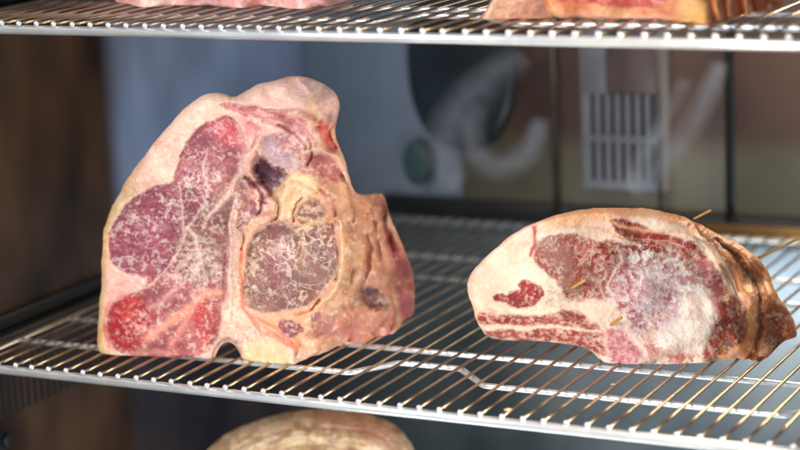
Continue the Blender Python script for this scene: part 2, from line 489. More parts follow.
make_shelf(0.0, 0.0, -2, 45, 'middle chrome wire shelf, whole depth in view, carrying both large cuts of meat')
make_shelf(0.2527, 0.0281, -4, 43, 'top chrome wire shelf along the upper edge of the picture')
make_shelf(-0.2527, 0.0, -2, 45, 'bottom chrome wire shelf, low down under the middle shelf')

# ------------------------------------------------------------------ numpy noise


def _h(ix, iy, seed):
    n = (ix.astype(np.int64) * 374761393 + iy.astype(np.int64) * 668265263 + seed * 144665) & 0x7fffffff
    n = ((n ^ (n >> 13)) * 1274126177) & 0x7fffffff
    n = (n ^ (n >> 16)) & 0x7fffffff
    return (n & 0xffffff) / float(0xffffff)


def vnoise(x, y, seed=0):
    ix = np.floor(x); iy = np.floor(y); fx = x - ix; fy = y - iy
    fx = fx * fx * fx * (fx * (fx * 6 - 15) + 10); fy = fy * fy * fy * (fy * (fy * 6 - 15) + 10)
    a = _h(ix, iy, seed); b = _h(ix + 1, iy, seed); c = _h(ix, iy + 1, seed); d = _h(ix + 1, iy + 1, seed)
    return (a * (1 - fx) + b * fx) * (1 - fy) + (c * (1 - fx) + d * fx) * fy


def fbm(x, y, sc_, seed=0, oct_=4, gain=.5):
    """x, y in photo pixels; sc_ = size of the largest lumps; returns -1..1"""
    s_ = 0; a = 1; t = 0; f_ = 1.0 / sc_
    for o_ in range(oct_):
        ca, sa = math.cos(.7 * o_ + seed), math.sin(.7 * o_ + seed)
        s_ = s_ + a * (vnoise((x * ca - y * sa) * f_ + 91.3 * o_, (x * sa + y * ca) * f_ - 37.1 * o_, seed + o_ * 17) * 2 - 1)
        t += a; a *= gain; f_ *= 2.03
    return s_ / t * 1.5


def worley(x, y, sc_, seed=0):
    x = x / sc_; y = y / sc_; ix = np.floor(x); iy = np.floor(y)
    f1 = np.full(x.shape, 9.); f2 = np.full(x.shape, 9.)
    for dx in (-1, 0, 1):
        for dy in (-1, 0, 1):
            cx = ix + dx; cy = iy + dy
            px = cx + _h(cx, cy, seed); py = cy + _h(cx, cy, seed + 77)
            d = np.hypot(px - x, py - y)
            m1 = d < f1
            f2 = np.where(m1, f1, np.minimum(f2, d)); f1 = np.where(m1, d, f1)
    return f1, f2


def sst(a, b, x):
    t = np.clip((x - a) / (b - a), 0, 1); return t * t * (3 - 2 * t)


def chaikin(poly, n=2):
    P = np.array(poly, float)
    for _ in range(n):
        Q = np.roll(P, -1, 0); P = np.stack([P * .75 + Q * .25, P * .25 + Q * .75], 1).reshape(-1, 2)
    return P


def sdist(poly, x, y, pad=14):
    """signed distance in pixels (inside positive), only evaluated near the polygon"""
    P = np.array(poly, float); out = np.full(x.shape, -99.)
    m = (x > P[:, 0].min() - pad) & (x < P[:, 0].max() + pad) & (y > P[:, 1].min() - pad) & (y < P[:, 1].max() + pad)
    X = x[m]; Y = y[m]
    d2 = np.full(X.shape, 1e9); ins = np.zeros(X.shape, bool)
    for i in range(len(P)):
        x1, y1 = P[i]; x2, y2 = P[(i + 1) % len(P)]
        ex, ey = x2 - x1, y2 - y1
        t = np.clip(((X - x1) * ex + (Y - y1) * ey) / (ex * ex + ey * ey + 1e-12), 0, 1)
        d2 = np.minimum(d2, (X - x1 - t * ex) ** 2 + (Y - y1 - t * ey) ** 2)
        c = (y1 > Y) != (y2 > Y)
        if ey != 0: ins ^= c & (X < (x2 - x1) * (Y - y1) / ey + x1)
    d = np.sqrt(d2); out[m] = np.where(ins, d, -d); return out


class Meat:
    """a lump of meat; its near face is laid out in a plane at real distance, with relief, and a rounded body behind"""

    def __init__(s, centre, outline, P0, ang, ctrl, rim, thick, NT=1100, NR=260, NB=26, floor=None, seed=1, wob=.8):
        s.seed = seed; s.gs = 1.0
        n = np.array([math.sin(ang), -math.cos(ang), 0.0])
        s.n = n; s.P0 = np.array(P0, float)
        cx, cy = centre
        th = np.linspace(0, 2 * math.pi, NT, endpoint=False)
        P = chaikin(outline, 1); dx = np.cos(th); dy = np.sin(th)
        R = np.zeros(NT)
        for i in range(len(P)):
            x1, y1 = P[i] - centre; x2, y2 = P[(i + 1) % len(P)] - centre
            ex, ey = x2 - x1, y2 - y1
            den = dx * ey - dy * ex
            with np.errstate(all='ignore'):
                t = (x1 * ey - y1 * ex) / den; u = (x1 * dy - y1 * dx) / den
            ok = (np.abs(den) > 1e-12) & (u >= -1e-6) & (u <= 1 + 1e-6) & (t > 0)
            R = np.where(ok, np.maximum(R, t), R)
        R += wob * fbm(cx + dx * R, cy + dy * R, 14, seed + 5, 3)
        s.R = R; s.NT = NT; s.NR = NR
        # rings of the near face
        r = (np.arange(1, NR + 1) / NR) ** .9
        px = cx + dx[None] * R[None] * r[:, None]; py = cy + dy[None] * R[None] * r[:, None]
        x = np.concatenate([[cx], px.ravel()]); y = np.concatenate([[cy], py.ravel()])
        rr = np.concatenate([[0], np.repeat(r, NT)]); tt = np.concatenate([[0], np.tile(th, NR)])
        s.x, s.y, s.r, s.t = x, y, rr, tt
        # depth (metres behind the plane)
        C = []
        for c in ctrl:
            if len(c) == 2:
                g = at_z(c[0], c[1], floor); C.append((c[0], c[1], -(g - s.P0) @ n))
            else: C.append((c[0], c[1], c[2] / 100))
        s.C = C
        num = 0; den = 0
        for (a, b, d) in C:
            q = 1 / (((x - a) ** 2 + (y - b) ** 2) + 60) ** 1.6
            num = num + q * d; den = den + q
        dep = num / den
        ra = np.array([a for a, _, _ in rim] + [rim[0][0] + 360]); r0 = np.array([b for _, b, _ in rim] + [rim[0][1]]); rd = np.array([c for _, _, c in rim] + [rim[0][2]]) / 100
        deg = np.degrees(tt) % 360; deg = np.where(deg < ra[0], deg + 360, deg)
        R0 = np.interp(deg, ra, r0); RD = np.interp(deg, ra, rd)
        q = np.clip((rr - R0) / (1 - R0), 0, 1)
        s.rim = q
        dep = dep + RD * (1 - np.sqrt(np.maximum(1 - q * q * .985, 0)))
        s.dep = dep
        # body behind
        k = np.arange(1, NB + 1) / NB
        g = np.sqrt(np.maximum(1 - k ** 2.6, 0)); g[-1] = 0.0
        bx = cx + dx[None] * R[None] * (g[:-1, None] * .995); by = cy + dy[None] * R[None] * (g[:-1, None] * .995)
        de = dep[-NT:]; bd = de[None] * (g[:-1, None]) + (thick / 100) * k[:-1, None] + (1 - g[:-1, None]) * de.mean()
        s.bx = np.concatenate([bx.ravel(), [cx]]); s.by = np.concatenate([by.ravel(), [cy]])
        s.bd = np.concatenate([bd.ravel(), [thick / 100 + de.mean()]])
        s.NB = NB; s.floor = floor
        s.col = np.zeros((len(x) + len(s.bx), 3)); s.X = np.concatenate([x, s.bx]); s.Y = np.concatenate([y, s.by])
        s.D = np.concatenate([dep, s.bd]); s.nf = len(x)
        s.part = np.zeros(len(s.X), int); s.names = ['fat']
        # organic warp for outlines of regions
        s.WX = s.X + 2.2 * fbm(s.X, s.Y, 16, seed + 1, 4); s.WY = s.Y + 2.2 * fbm(s.X, s.Y, 16, seed + 2, 4)
        s.rag = 1.5 * fbm(s.X, s.Y, 7, seed + 6, 4, .65)
        s.fine = fbm(s.X, s.Y, 5, seed + 3, 3); s.mid = fbm(s.X, s.Y, 22, seed + 4, 4); s.big = fbm(s.X, s.Y, 60, seed + 8, 3)

    def mask(s, poly, soft=2.0, warp=1.0, grow=0.0):
        xx = s.X + (s.WX - s.X) * warp; yy = s.Y + (s.WY - s.Y) * warp
        d = sdist(chaikin(poly, 1), xx, yy)
        return np.where(d > -50, sst(-soft, soft, d + grow + s.rag * warp), 0)

    def base(s, c1, c2, c3=None):
        a = lin(c1); b = lin(c2); m = sst(-.6, .6, s.mid)[:, None]
        s.col = a * (1 - m) + b * m
        if c3 is not None:
            q = sst(0, .8, s.fine * .6 + s.big)[:, None] * .6
            s.col = s.col * (1 - q) + lin(c3) * q

    def blend(s, m, c):
        m = np.clip(m, 0, 1)[:, None]; s.col = s.col * (1 - m) + (lin(c) if np.ndim(c) < 2 else c) * m

    def paint(s, poly, c1, c2=None, soft=2.0, warp=1.0, a=1.0, push=0.0, part=None, grow=0, hold=True):
        m = s.mask(poly, soft, warp, grow)
        c2 = c2 or c1
        q = sst(-.5, .5, s.mid * .6 + s.fine * .5)[:, None]
        cc = lin(c1) * (1 - q) + lin(c2) * q
        s.blend(m * a, cc)
        if push: s.D = s.D + m * push * s.gs / 100
        if part is not None:
            if part not in s.names: s.names.append(part)
            rg = s.rag; s.rag = 0; m0 = s.mask(poly, .5, .5, grow); s.rag = rg
            s.part = np.where(m0 > .5, s.names.index(part), s.part)
        return m

    def veins(s, m, c, scale=12, width=.12, amt=.8, warp=4, seed=0, stretch=(1, 1), gate=0.0):
        x = s.X * stretch[0] + warp * fbm(s.X, s.Y, scale * .9, seed + 31, 3); y = s.Y * stretch[1] + warp * fbm(s.X, s.Y, scale * .9, seed + 32, 3)
        f1, f2 = worley(x, y, scale, seed)
        wv = width * (1 + .7 * fbm(s.X, s.Y, scale * 1.3, seed + 33, 2))
        v = 1 - sst(wv * .35, np.maximum(wv, .02) * 1.2, f2 - f1)
        g = sst(gate - .35, gate + .35, fbm(s.X, s.Y, scale * 2.2, seed + 34, 3))
        # second family: ridges of a warped field, which swell, branch and fade
        q = scale * .85
        rx = s.X + .5 * scale * fbm(s.X, s.Y, scale, seed + 41, 4); ry = s.Y + .5 * scale * fbm(s.X, s.Y, scale, seed + 42, 4)
        n1 = np.abs(fbm(rx * stretch[0], ry * stretch[1], q, seed + 43, 2))
        w2 = width * (.9 + 1.1 * fbm(s.X, s.Y, scale * .8, seed + 44, 3))
        v2 = 1 - sst(0, np.maximum(w2, .015) * 1.5, n1)
        g2 = sst(gate - .1, gate + .5, fbm(s.X, s.Y, scale * 1.5, seed + 45, 3))
        sw = sst(-.3, .3, fbm(s.X, s.Y, scale * 2.6, seed + 46, 2))
        v = np.maximum(v * g * (1 - .75 * sw), v2 * g2 * (.35 + .65 * sw)) * m * amt * .85
        s.blend(v, c); s.D = s.D - v * .0002
        return v

    def specks(s, m, c, size=4, thr=.35, amt=.8, seed=0, soft=.38, gate=-9, gsize=30, lift=.00012):
        v = fbm(s.X, s.Y, size, seed + 51, 3, .6)
        v = sst(thr - soft, thr + soft, v) * m * amt
        if gate > -5: v = v * sst(gate - .25, gate + .25, fbm(s.X, s.Y, gsize, seed + 52, 3))
        s.blend(v, c); s.D = s.D - v * lift
        return v

    def groove(s, pts, width, depth, c=None, a=.8, seed=3):
        """a crease along a polyline"""
        P = smooth_path([(p[0], p[1]) for p in pts], 24)
        d = np.full(s.X.shape, 99.)
        for (x1, y1), (x2, y2) in zip(P[:-1], P[1:]):
            ex, ey = x2 - x1, y2 - y1
            t = np.clip(((s.WX - x1) * ex + (s.WY - y1) * ey) / (ex * ex + ey * ey + 1e-9), 0, 1)
            d = np.minimum(d, np.hypot(s.WX - x1 - t * ex, s.WY - y1 - t * ey))
        g = np.exp(-(d / width) ** 2)
        s.D = s.D + g * depth * s.gs / 100
        if c is not None: s.blend(g * a, c)
        return g

    def relief(s, amp_mm=1.0, size=18, seed=9):
        s.D = s.D + amp_mm / 1000 * (fbm(s.X, s.Y, size, seed, 5) * .8 + .25 * fbm(s.X, s.Y, size / 5, seed + 1, 3))

    def build(s, name, label, cat, mats, gain=1.0, group=None):
        u = s.X; v = s.Y
        d = FW[None] + RT[None] * ((u - 400) / FPX)[:, None] + UP[None] * ((225 - v) / FPX)[:, None]
        t = (-s.D - (CAM - s.P0) @ s.n) / (d @ s.n)
        P = CAM[None] + d * t[:, None]
        if s.floor is not None: P[:, 2] = np.maximum(P[:, 2], s.floor + .0006)
        NT, NR, NB = s.NT, s.NR, s.NB
        j = np.arange(NT); j2 = (j + 1) % NT
        F = []
        tri = np.stack([np.zeros(NT, int), 1 + j2, 1 + j], 1)
        rings = [1 + k * NT for k in range(NR)] + [s.nf + k * NT for k in range(NB - 1)]
        quads = []
        for a, b in zip(rings[:-1], rings[1:]):
            quads.append(np.stack([a + j, a + j2, b + j2, b + j], 1))
        quads = np.concatenate(quads)
        last = len(u) - 1; a = rings[-1]
        tri2 = np.stack([np.full(NT, last), a + j, a + j2], 1)
        base = P.mean(0); base[2] = P[:, 2].min()
        e = empty(name, tuple(base)); tag(e, label, cat, group)
        P = P - base
        lum = s.col @ np.array([.3, .59, .11]); s.col = lum[:, None] + (s.col - lum[:, None]) * 1.13
        s.col = s.col * (1 + .13 * fbm(s.X, s.Y, 24, s.seed + 90, 4))[:, None]
        col = np.clip(s.col * gain, .003, .93)
        fl_t = s.part[tri].max(1); fl_q = s.part[quads[:, 0]]; fl_t2 = s.part[tri2].max(1)
        for pi, pn in enumerate(s.names):                     # a part is one piece: keep the largest patch
            if pn not in ('tenderloin', 'lean'): continue
            g = s.part[1:s.nf].reshape(NR, NT) == pi; big = NR * NT + 5
            lab = np.where(g, np.arange(NR * NT).reshape(NR, NT), big)
            for _ in range(3000):
                old = lab
                up_ = np.vstack([lab[1:], np.full((1, NT), big)]); dn = np.vstack([np.full((1, NT), big), lab[:-1]])
                lab = np.minimum(np.minimum(lab, np.minimum(up_, dn)), np.minimum(np.roll(lab, 1, 1), np.roll(lab, -1, 1)))
                lab = np.where(g, lab, big)
                if (lab == old).all(): break
            ids, cnt = np.unique(lab[g], return_counts=True)
            keep = lab == ids[cnt.argmax()]
            s.part[1:s.nf] = np.where(g & ~keep, 0, s.part[1:s.nf].reshape(NR, NT)).ravel()
            s.part[s.nf:] = np.where(s.part[s.nf:] == pi, 0, s.part[s.nf:])
        fl_t = s.part[tri].max(1); fl_q = s.part[quads[:, 0]]; fl_t2 = s.part[tri2].max(1)
        for pi, pn in enumerate(s.names):
            T = np.concatenate([tri[fl_t == pi], tri2[fl_t2 == pi]]); Q = quads[fl_q == pi]
            if len(T) + len(Q) == 0: continue
            used = np.zeros(len(u), bool); used[T.ravel()] = True; used[Q.ravel()] = True
            idx = np.cumsum(used) - 1
            V = P[used]; T = idx[T]; Q = idx[Q]
            me = bpy.data.meshes.new(pn); me.vertices.add(len(V)); me.vertices.foreach_set('co', V.astype(np.float32).ravel())
            nl = T.size + Q.size; me.loops.add(nl); me.loops.foreach_set('vertex_index', np.concatenate([T.ravel(), Q.ravel()]).astype(np.int32))
            npoly = len(T) + len(Q); me.polygons.add(npoly)
            ls = np.concatenate([np.arange(len(T)) * 3, T.size + np.arange(len(Q)) * 4]).astype(np.int32)
            me.polygons.foreach_set('loop_start', ls)
            me.polygons.foreach_set('use_smooth', np.ones(npoly, bool))
            me.update(calc_edges=True); me.validate()
            ca = me.color_attributes.new('meat_colour', 'FLOAT_COLOR', 'POINT')
            ca.data.foreach_set('color', np.concatenate([col[used], np.ones((used.sum(), 1))], 1).astype(np.float32).ravel())
            me.materials.append(mats.get(pn, mats['fat']))
            link(bpy.data.objects.new(pn, me), e)
        return e


# ------------------------------------------------------------------ the T-bone joint (left)
M_fat = meat_mat('beef_fat', .40, .10)
M_lean = meat_mat('beef_lean', .30, .05)
M_bone = meat_mat('beef_bone', .5, .05)
MATS = {'fat': M_fat, 'loin_muscle': M_lean, 'tenderloin': M_lean, 'bone': M_bone, 'eye_muscle': M_lean, 'rib_cap': M_lean, 'flank_strip': M_lean, 'lean': M_lean}
FL = .0003

tb_out = [(98, 352), (97, 335), (100, 300), (102, 265), (103, 235), (108, 215), (118, 195), (130, 175), (145, 155), (160, 135), (175, 118), (190, 103),
          (203, 95), (215, 92), (225, 94), (234, 98), (245, 91), (262, 83), (280, 79), (297, 75), (310, 78), (325, 84), (336, 93), (340, 105),
          (337, 120), (334, 133), (341, 150), (348, 170), (353, 189), (360, 195), (374, 193), (384, 194), (388, 212), (400, 240), (412, 268), (415, 295), (413, 318),
          (400, 327), (388, 338), (372, 343), (345, 346), (325, 352), (302, 360), (290, 366), (262, 364), (243, 361), (239, 352), (235, 345), (228, 342),
          (221, 345), (217, 352), (213, 361), (200, 359), (180, 357), (160, 360), (140, 361), (122, 361), (107, 358)]
tb_ctrl = [(110, 340, 0), (110, 250, 0), (150, 180, 0), (200, 110, .1), (150, 250, 0), (150, 340, -.1), (200, 200, 0), (200, 300, 0), (225, 140, .1), (240, 110, .6),
           (250, 95, 1.5), (275, 88, 2.4), (300, 80, 3.6), (325, 92, 5), (335, 110, 5.5), (300, 110, 2.0), (270, 120, 1.0), (310, 140, 1.6), (335, 140, 4.0), (345, 175, 3.5),
           (250, 150, .5), (272, 178, 1.6), (240, 220, .1), (290, 220, .2), (290, 265, 0), (290, 300, .1), (320, 200, .5), (330, 260, .2), (345, 250, .8), (352, 220, 2.0),
           (360, 275, 2.6), (372, 210, 8), (384, 200, 10.5), (375, 250, 6), (395, 240, 10), (375, 300, 6.0), (400, 290, 11),
           (340, 300, 1.6), (330, 325, 1.6), (310, 340, .8), (412, 318), (388, 336), (345, 345), (410, 280, 13.5), (290, 350, -.2), (262, 345, 0), (290, 365), (262, 363, .2), (228, 310, 0), (180, 357, 0), (120, 358, 0)]
tb_rim = [(0, .95, 1.2), (40, .97, .5), (90, .975, .4), (150, .96, .8), (200, .94, 1.2), (240, .93, 1.4), (270, .90, 1.6), (300, .88, 2.0), (340, .93, 1.5)]
T = Meat((243, 245), tb_out, (.0586, .0423, 0), math.atan2(.061 - .0423, .2117 - .0586), tb_ctrl, tb_rim, 9, NT=1300, NR=300, floor=FL, seed=11)
T.base((236, 202, 184), (224, 178, 162), (240, 214, 196))
T.gs = 1.25
T.relief(1.5, 26, 21)
T.paint([(300, 110), (345, 120), (365, 190), (420, 200), (425, 340), (340, 350), (295, 352), (270, 330), (262, 318), (240, 300), (240, 225), (262, 205), (275, 190), (300, 150)], (216, 172, 142), (202, 152, 124), soft=8, a=.85)
T.specks(1.0, (220, 168, 156), 26, .15, .4, 3, .5)
T.paint([(90, 365), (90, 230), (120, 180), (134, 165), (124, 195), (114, 215), (109, 240), (106, 290), (105, 335), (110, 365)], (206, 158, 98), (224, 186, 138), soft=5, a=.75)
T.paint([(104, 225), (125, 190), (142, 165), (142, 180), (118, 225)], (204, 180, 112), soft=7, a=.4)
T.paint([(105, 262), (128, 275), (150, 277), (165, 272), (160, 290), (125, 297), (110, 310), (104, 300)], (224, 160, 154), (232, 184, 170), soft=5, a=.85)
LEAN = 'loin_muscle'
W = (232, 208, 200)
T.paint([(192, 140), (205, 124), (222, 117), (234, 120), (243, 138), (244, 152), (240, 170), (252, 182), (258, 197), (246, 215), (236, 228), (230, 250), (227, 280), (220, 300), (219, 330), (210, 350), (196, 357), (160, 360), (130, 357), (112, 348), (107, 325), (112, 306), (126, 297), (146, 290), (150, 277), (126, 272), (112, 257), (109, 240), (114, 224), (128, 206), (158, 186), (175, 184), (177, 168), (184, 153)],
        (170, 104, 102), (144, 78, 82), push=.08, part='loin_muscle', grow=1)
up = T.paint([(190, 140), (203, 126), (220, 118), (232, 119), (241, 134), (243, 150), (238, 164), (233, 178), (226, 192), (215, 207), (205, 217), (190, 217), (180, 205), (176, 190), (177, 170), (184, 153)],
             (164, 98, 104), (138, 74, 84), push=.05, part=LEAN, grow=1.5)
T.paint([(206, 122), (222, 117), (236, 124), (240, 144), (228, 146), (214, 138)], (208, 96, 108), soft=6, a=.7)
mid = T.paint([(200, 215), (218, 190), (236, 174), (250, 178), (258, 196), (248, 212), (238, 225), (232, 250), (228, 280), (220, 294), (196, 290), (178, 276), (174, 250), (178, 230), (186, 213)],
              (158, 106, 100), (130, 82, 80), push=.05, part=LEAN, grow=1.5)
lob = T.paint([(126, 208), (142, 196), (158, 186), (175, 185), (183, 205), (182, 235), (174, 262), (163, 275), (143, 275), (125, 272), (113, 258), (109, 243), (114, 224)],
              (156, 88, 98), (130, 66, 80), push=.06, part=LEAN, grow=1.5)
low = T.paint([(140, 294), (158, 282), (174, 272), (200, 280), (222, 288), (221, 310), (218, 332), (211, 348), (196, 357), (160, 360), (130, 358), (122, 338), (126, 310)],
              (168, 98, 98), (142, 74, 80), push=.04, part=LEAN, grow=1.5)
red = T.paint([(110, 308), (122, 297), (140, 296), (153, 308), (151, 325), (142, 342), (127, 352), (114, 347), (107, 330)], (164, 52, 54), (138, 44, 52), soft=4, push=.06, part=LEAN, grow=1)
rd2 = T.paint([(195, 305), (206, 293), (217, 293), (219, 315), (216, 335), (205, 344), (194, 328)], (180, 78, 76), (160, 74, 76), soft=6, part=LEAN, grow=1)
T.paint([(105, 315), (120, 305), (130, 320), (124, 342), (110, 340)], (164, 38, 42), soft=7, a=.6)
T.veins(up, W, 17, .07, .7, 9, 2, gate=-.2); T.veins(up, (226, 196, 192), 8, .12, .45, 4, 5, gate=.1)
T.specks(T.mask([(176, 175), (225, 160), (232, 200), (190, 215)], 10), W, 2.8, .25, .6, 7, gate=-.02, gsize=14)
T.veins(mid, (222, 198, 186), 9, .16, .55, 5, 8, gate=-.1); T.specks(mid, (224, 202, 186), 3.2, .2, .5, 9, gate=-.05, gsize=16); T.specks(mid, (112, 88, 84), 8, .45, .6, 12)
T.veins(lob, (220, 166, 172), 27, .04, .75, 9, 13, gate=-.25); T.veins(lob, (214, 176, 176), 10, .09, .3, 4, 14, gate=.15)
T.specks(T.mask([(122, 208), (180, 182), (185, 225), (150, 226), (130, 220)], 9), W, 2.8, .25, .55, 15, gate=.0, gsize=14)
T.specks(T.mask([(120, 262), (180, 236), (186, 275), (140, 282)], 8), W, 2.8, .25, .5, 16, gate=-.1, gsize=12)
T.veins(low, (226, 178, 172), 13, .10, .65, 8, 17, gate=-.1); T.specks(low, (230, 196, 188), 5, .3, .6, 18, gate=0)
T.specks(T.mask([(165, 255), (232, 250), (228, 300), (170, 300)], 10), (230, 208, 196), 3, .22, .5, 59, gate=-.05, gsize=13)
T.veins(red, (226, 110, 100), 9, .10, .55, 4, 19); T.veins(rd2, (232, 150, 136), 9, .10, .6, 4, 20)
T.groove([(218, 292), (200, 298), (188, 310), (170, 322), (146, 340)], 5, -.04, (232, 160, 138), .85)
T.groove([(190, 312), (182, 330), (172, 345)], 4, -.03, (226, 150, 134), .65)
T.groove([(150, 308), (165, 298), (180, 284)], 2.4, -.02, (226, 172, 164), .6)
T.groove([(130, 356), (150, 352), (175, 354)], 3, -.02, (226, 160, 146), .5)
T.groove([(178, 186), (181, 215), (182, 240), (172, 262), (160, 278), (140, 290)], 1.3, -.03, (224, 184, 174), .75)
T.groove([(208, 150), (205, 170), (206, 195), (196, 215), (184, 232)], 1.3, -.02, (226, 200, 192), .5)
T.groove([(240, 158), (240, 172), (230, 190), (218, 206), (206, 218)], 2.6, -.02, (228, 198, 182), .65)
T.groove([(186, 228), (196, 240), (200, 262), (190, 280)], 2.2, -.02, (222, 196, 184), .6)
T.groove([(110, 347), (104, 325), (108, 304)], 1.8, .0, (196, 72, 66), .6)
# gristle between the muscles
T.paint([(234, 120), (246, 112), (270, 118), (262, 135), (258, 152), (252, 166), (246, 178), (240, 176), (238, 165), (244, 150)], (234, 196, 180), (218, 164, 156), soft=4, a=.85)
T.specks(T.mask([(232, 110), (300, 115), (300, 160), (250, 185), (240, 176)], 5), (196, 124, 130), 9, .2, .6, 23, .4)
m = T.paint([(247, 176), (262, 180), (272, 196), (262, 214), (248, 232), (240, 238), (240, 220), (250, 203)], (172, 110, 118), (214, 164, 154), soft=3)
T.specks(m, (110, 60, 74), 8, .15, .75, 25); T.specks(m, (236, 206, 190), 6, .25, .6, 26)
# purple seam and pale cap on top
T.paint([(222, 103), (240, 104), (263, 110), (285, 114), (308, 120), (300, 124), (277, 122), (250, 116), (230, 111)], (166, 88, 106), (196, 126, 132), soft=2.5, push=.18, a=.9)
T.groove([(236, 104), (262, 109), (290, 112), (315, 118)], 2.6, .2, (148, 80, 98), .5)
T.paint([(235, 100), (262, 82), (296, 76), (306, 92), (312, 106), (290, 108), (262, 104)], (234, 202, 190), (222, 188, 182), soft=4, a=.8)
T.paint([(290, 84), (310, 74), (330, 84), (344, 104), (338, 124), (320, 118), (314, 100), (300, 92)], (178, 150, 164), (198, 168, 174), soft=5, a=.85)
T.groove([(298, 78), (310, 92), (318, 106), (322, 120)], 3.2, -.25, (232, 204, 190), .6)
T.paint([(262, 137), (280, 134), (293, 148), (300, 166), (286, 174), (272, 166), (262, 152)], (172, 146, 160), (192, 164, 170), soft=4, push=.3)
T.groove([(262, 134), (284, 130), (300, 142), (305, 160)], 3, -.12, (226, 188, 178), .6)
T.paint([(251, 168), (258, 156), (266, 158), (272, 168), (286, 174), (281, 185), (276, 199), (268, 190), (258, 178)], (112, 78, 92), (84, 56, 70), soft=3.5, push=.7)
T.groove([(258, 152), (256, 166), (262, 182), (272, 196)], 2.5, .2, (118, 66, 84), .5)
T.paint([(314, 122), (322, 117), (329, 128), (339, 144), (337, 155), (327, 149), (319, 136)], (200, 72, 82), (166, 54, 70), soft=3, a=.9, push=.2)
T.paint([(316, 100), (328, 92), (336, 104), (333, 122), (324, 122), (318, 112)], (214, 176, 172), (200, 156, 158), soft=3, a=.8)
T.specks(T.mask([(262, 112), (322, 118), (325, 160), (285, 165), (262, 140)], 6), (230, 190, 178), 11, .05, .8, 27, .4)
T.specks(T.mask([(270, 112), (335, 140), (345, 185), (300, 175), (270, 140)], 6), (172, 108, 124), 8, .2, .75, 28)
T.groove([(284, 118), (300, 128), (316, 146)], 2.6, .2, (176, 112, 126), .6)
T.groove([(262, 122), (276, 124), (290, 130)], 2.0, .14, (178, 112, 122), .6)
T.groove([(248, 124), (258, 132), (252, 146)], 2.2, .14, (186, 116, 124), .5)
p = T.paint([(308, 157), (324, 154), (338, 166), (344, 180), (334, 181), (318, 172), (308, 166)], (188, 116, 112), (162, 90, 94), soft=2, push=.1)
T.veins(p, (228, 194, 180), 7, .14, .7, 3, 30)
T.groove([(304, 152), (322, 150), (340, 160), (348, 182)], 2.4, -.15, (236, 200, 182), .7)
# cream knuckle above the tenderloin
T.paint([(272, 192), (284, 178), (300, 172), (316, 176), (322, 188), (310, 196), (298, 206), (292, 220), (280, 222), (270, 212)], (238, 210, 172), (230, 194, 158), soft=4, push=-.25)
T.specks(T.mask([(270, 176), (322, 176), (322, 200), (280, 222)], 5), (216, 164, 130), 9, .2, .6, 66, .4)
T.groove([(276, 190), (288, 183), (305, 186), (318, 194)], 1.6, .1, (202, 150, 104), .5)
T.groove([(270, 196), (276, 206), (272, 220)], 2.2, .12, (168, 104, 96), .5)
p = T.paint([(295, 216), (300, 205), (312, 199), (322, 201), (326, 212), (319, 223), (306, 228), (297, 224)], (158, 108, 98), (130, 84, 80), soft=2.5, push=.1)
T.veins(p, (226, 200, 172), 7, .14, .8, 4, 31); T.specks(p, (226, 196, 166), 4, .2, .6, 32)
# tenderloin
ten = T.paint([(250, 236), (260, 230), (272, 225), (284, 223), (290, 227), (298, 228), (306, 225), (314, 224), (325, 222), (333, 231), (337, 253), (335, 273), (328, 285), (318, 292), (314, 303), (298, 309), (273, 315), (252, 311), (243, 298), (241, 277), (245, 253)],
              (148, 106, 98), (122, 82, 80), push=.1, part='tenderloin', soft=2.4)
T.paint([(262, 250), (280, 244), (296, 262), (290, 282), (268, 288)], (168, 108, 116), soft=9, a=.5)
T.veins(ten, (222, 200, 180), 18, .07, .9, 11, 33, gate=-.4); T.veins(ten, (206, 178, 164), 9, .09, .4, 6, 35, gate=.0)
T.specks(T.mask([(300, 232), (336, 228), (338, 280), (310, 300), (300, 270)], 6), (206, 184, 168), 4, .25, .55, 36, gate=-.05, gsize=16)
T.specks(T.mask([(243, 245), (262, 228), (266, 250), (256, 304), (244, 300)], 6), (226, 198, 176), 4, .1, .75, 37, gate=-.2, gsize=14)
T.paint([(236, 244), (246, 222), (264, 212), (278, 214), (272, 222), (256, 230), (248, 246), (245, 262), (244, 286), (238, 286)], (230, 188, 156), (212, 158, 138), soft=2.5, a=.9, push=-.35)
T.groove([(286, 226), (294, 232), (302, 240), (301, 254), (296, 266)], 1.4, -.02, (212, 178, 146), .5)
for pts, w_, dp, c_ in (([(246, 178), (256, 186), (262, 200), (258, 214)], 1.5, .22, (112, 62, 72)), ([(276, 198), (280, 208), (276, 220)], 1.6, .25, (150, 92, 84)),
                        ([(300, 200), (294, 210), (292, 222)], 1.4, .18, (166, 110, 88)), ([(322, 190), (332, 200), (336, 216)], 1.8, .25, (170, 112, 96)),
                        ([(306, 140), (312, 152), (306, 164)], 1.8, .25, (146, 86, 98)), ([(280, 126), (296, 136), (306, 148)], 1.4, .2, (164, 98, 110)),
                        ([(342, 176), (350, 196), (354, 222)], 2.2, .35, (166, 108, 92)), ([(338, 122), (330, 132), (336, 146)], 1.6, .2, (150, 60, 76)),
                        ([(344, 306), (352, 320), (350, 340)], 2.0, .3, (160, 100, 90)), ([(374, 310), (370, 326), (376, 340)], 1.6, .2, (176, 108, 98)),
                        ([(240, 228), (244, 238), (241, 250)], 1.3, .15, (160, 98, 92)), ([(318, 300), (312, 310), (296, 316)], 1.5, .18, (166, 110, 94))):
    T.groove(pts, w_, dp, c_, .65)  # shade of the gaps painted into the creases along with their depth
T.groove([(296, 232), (310, 224), (324, 222)], 2.6, -.05, (230, 200, 164), .8)
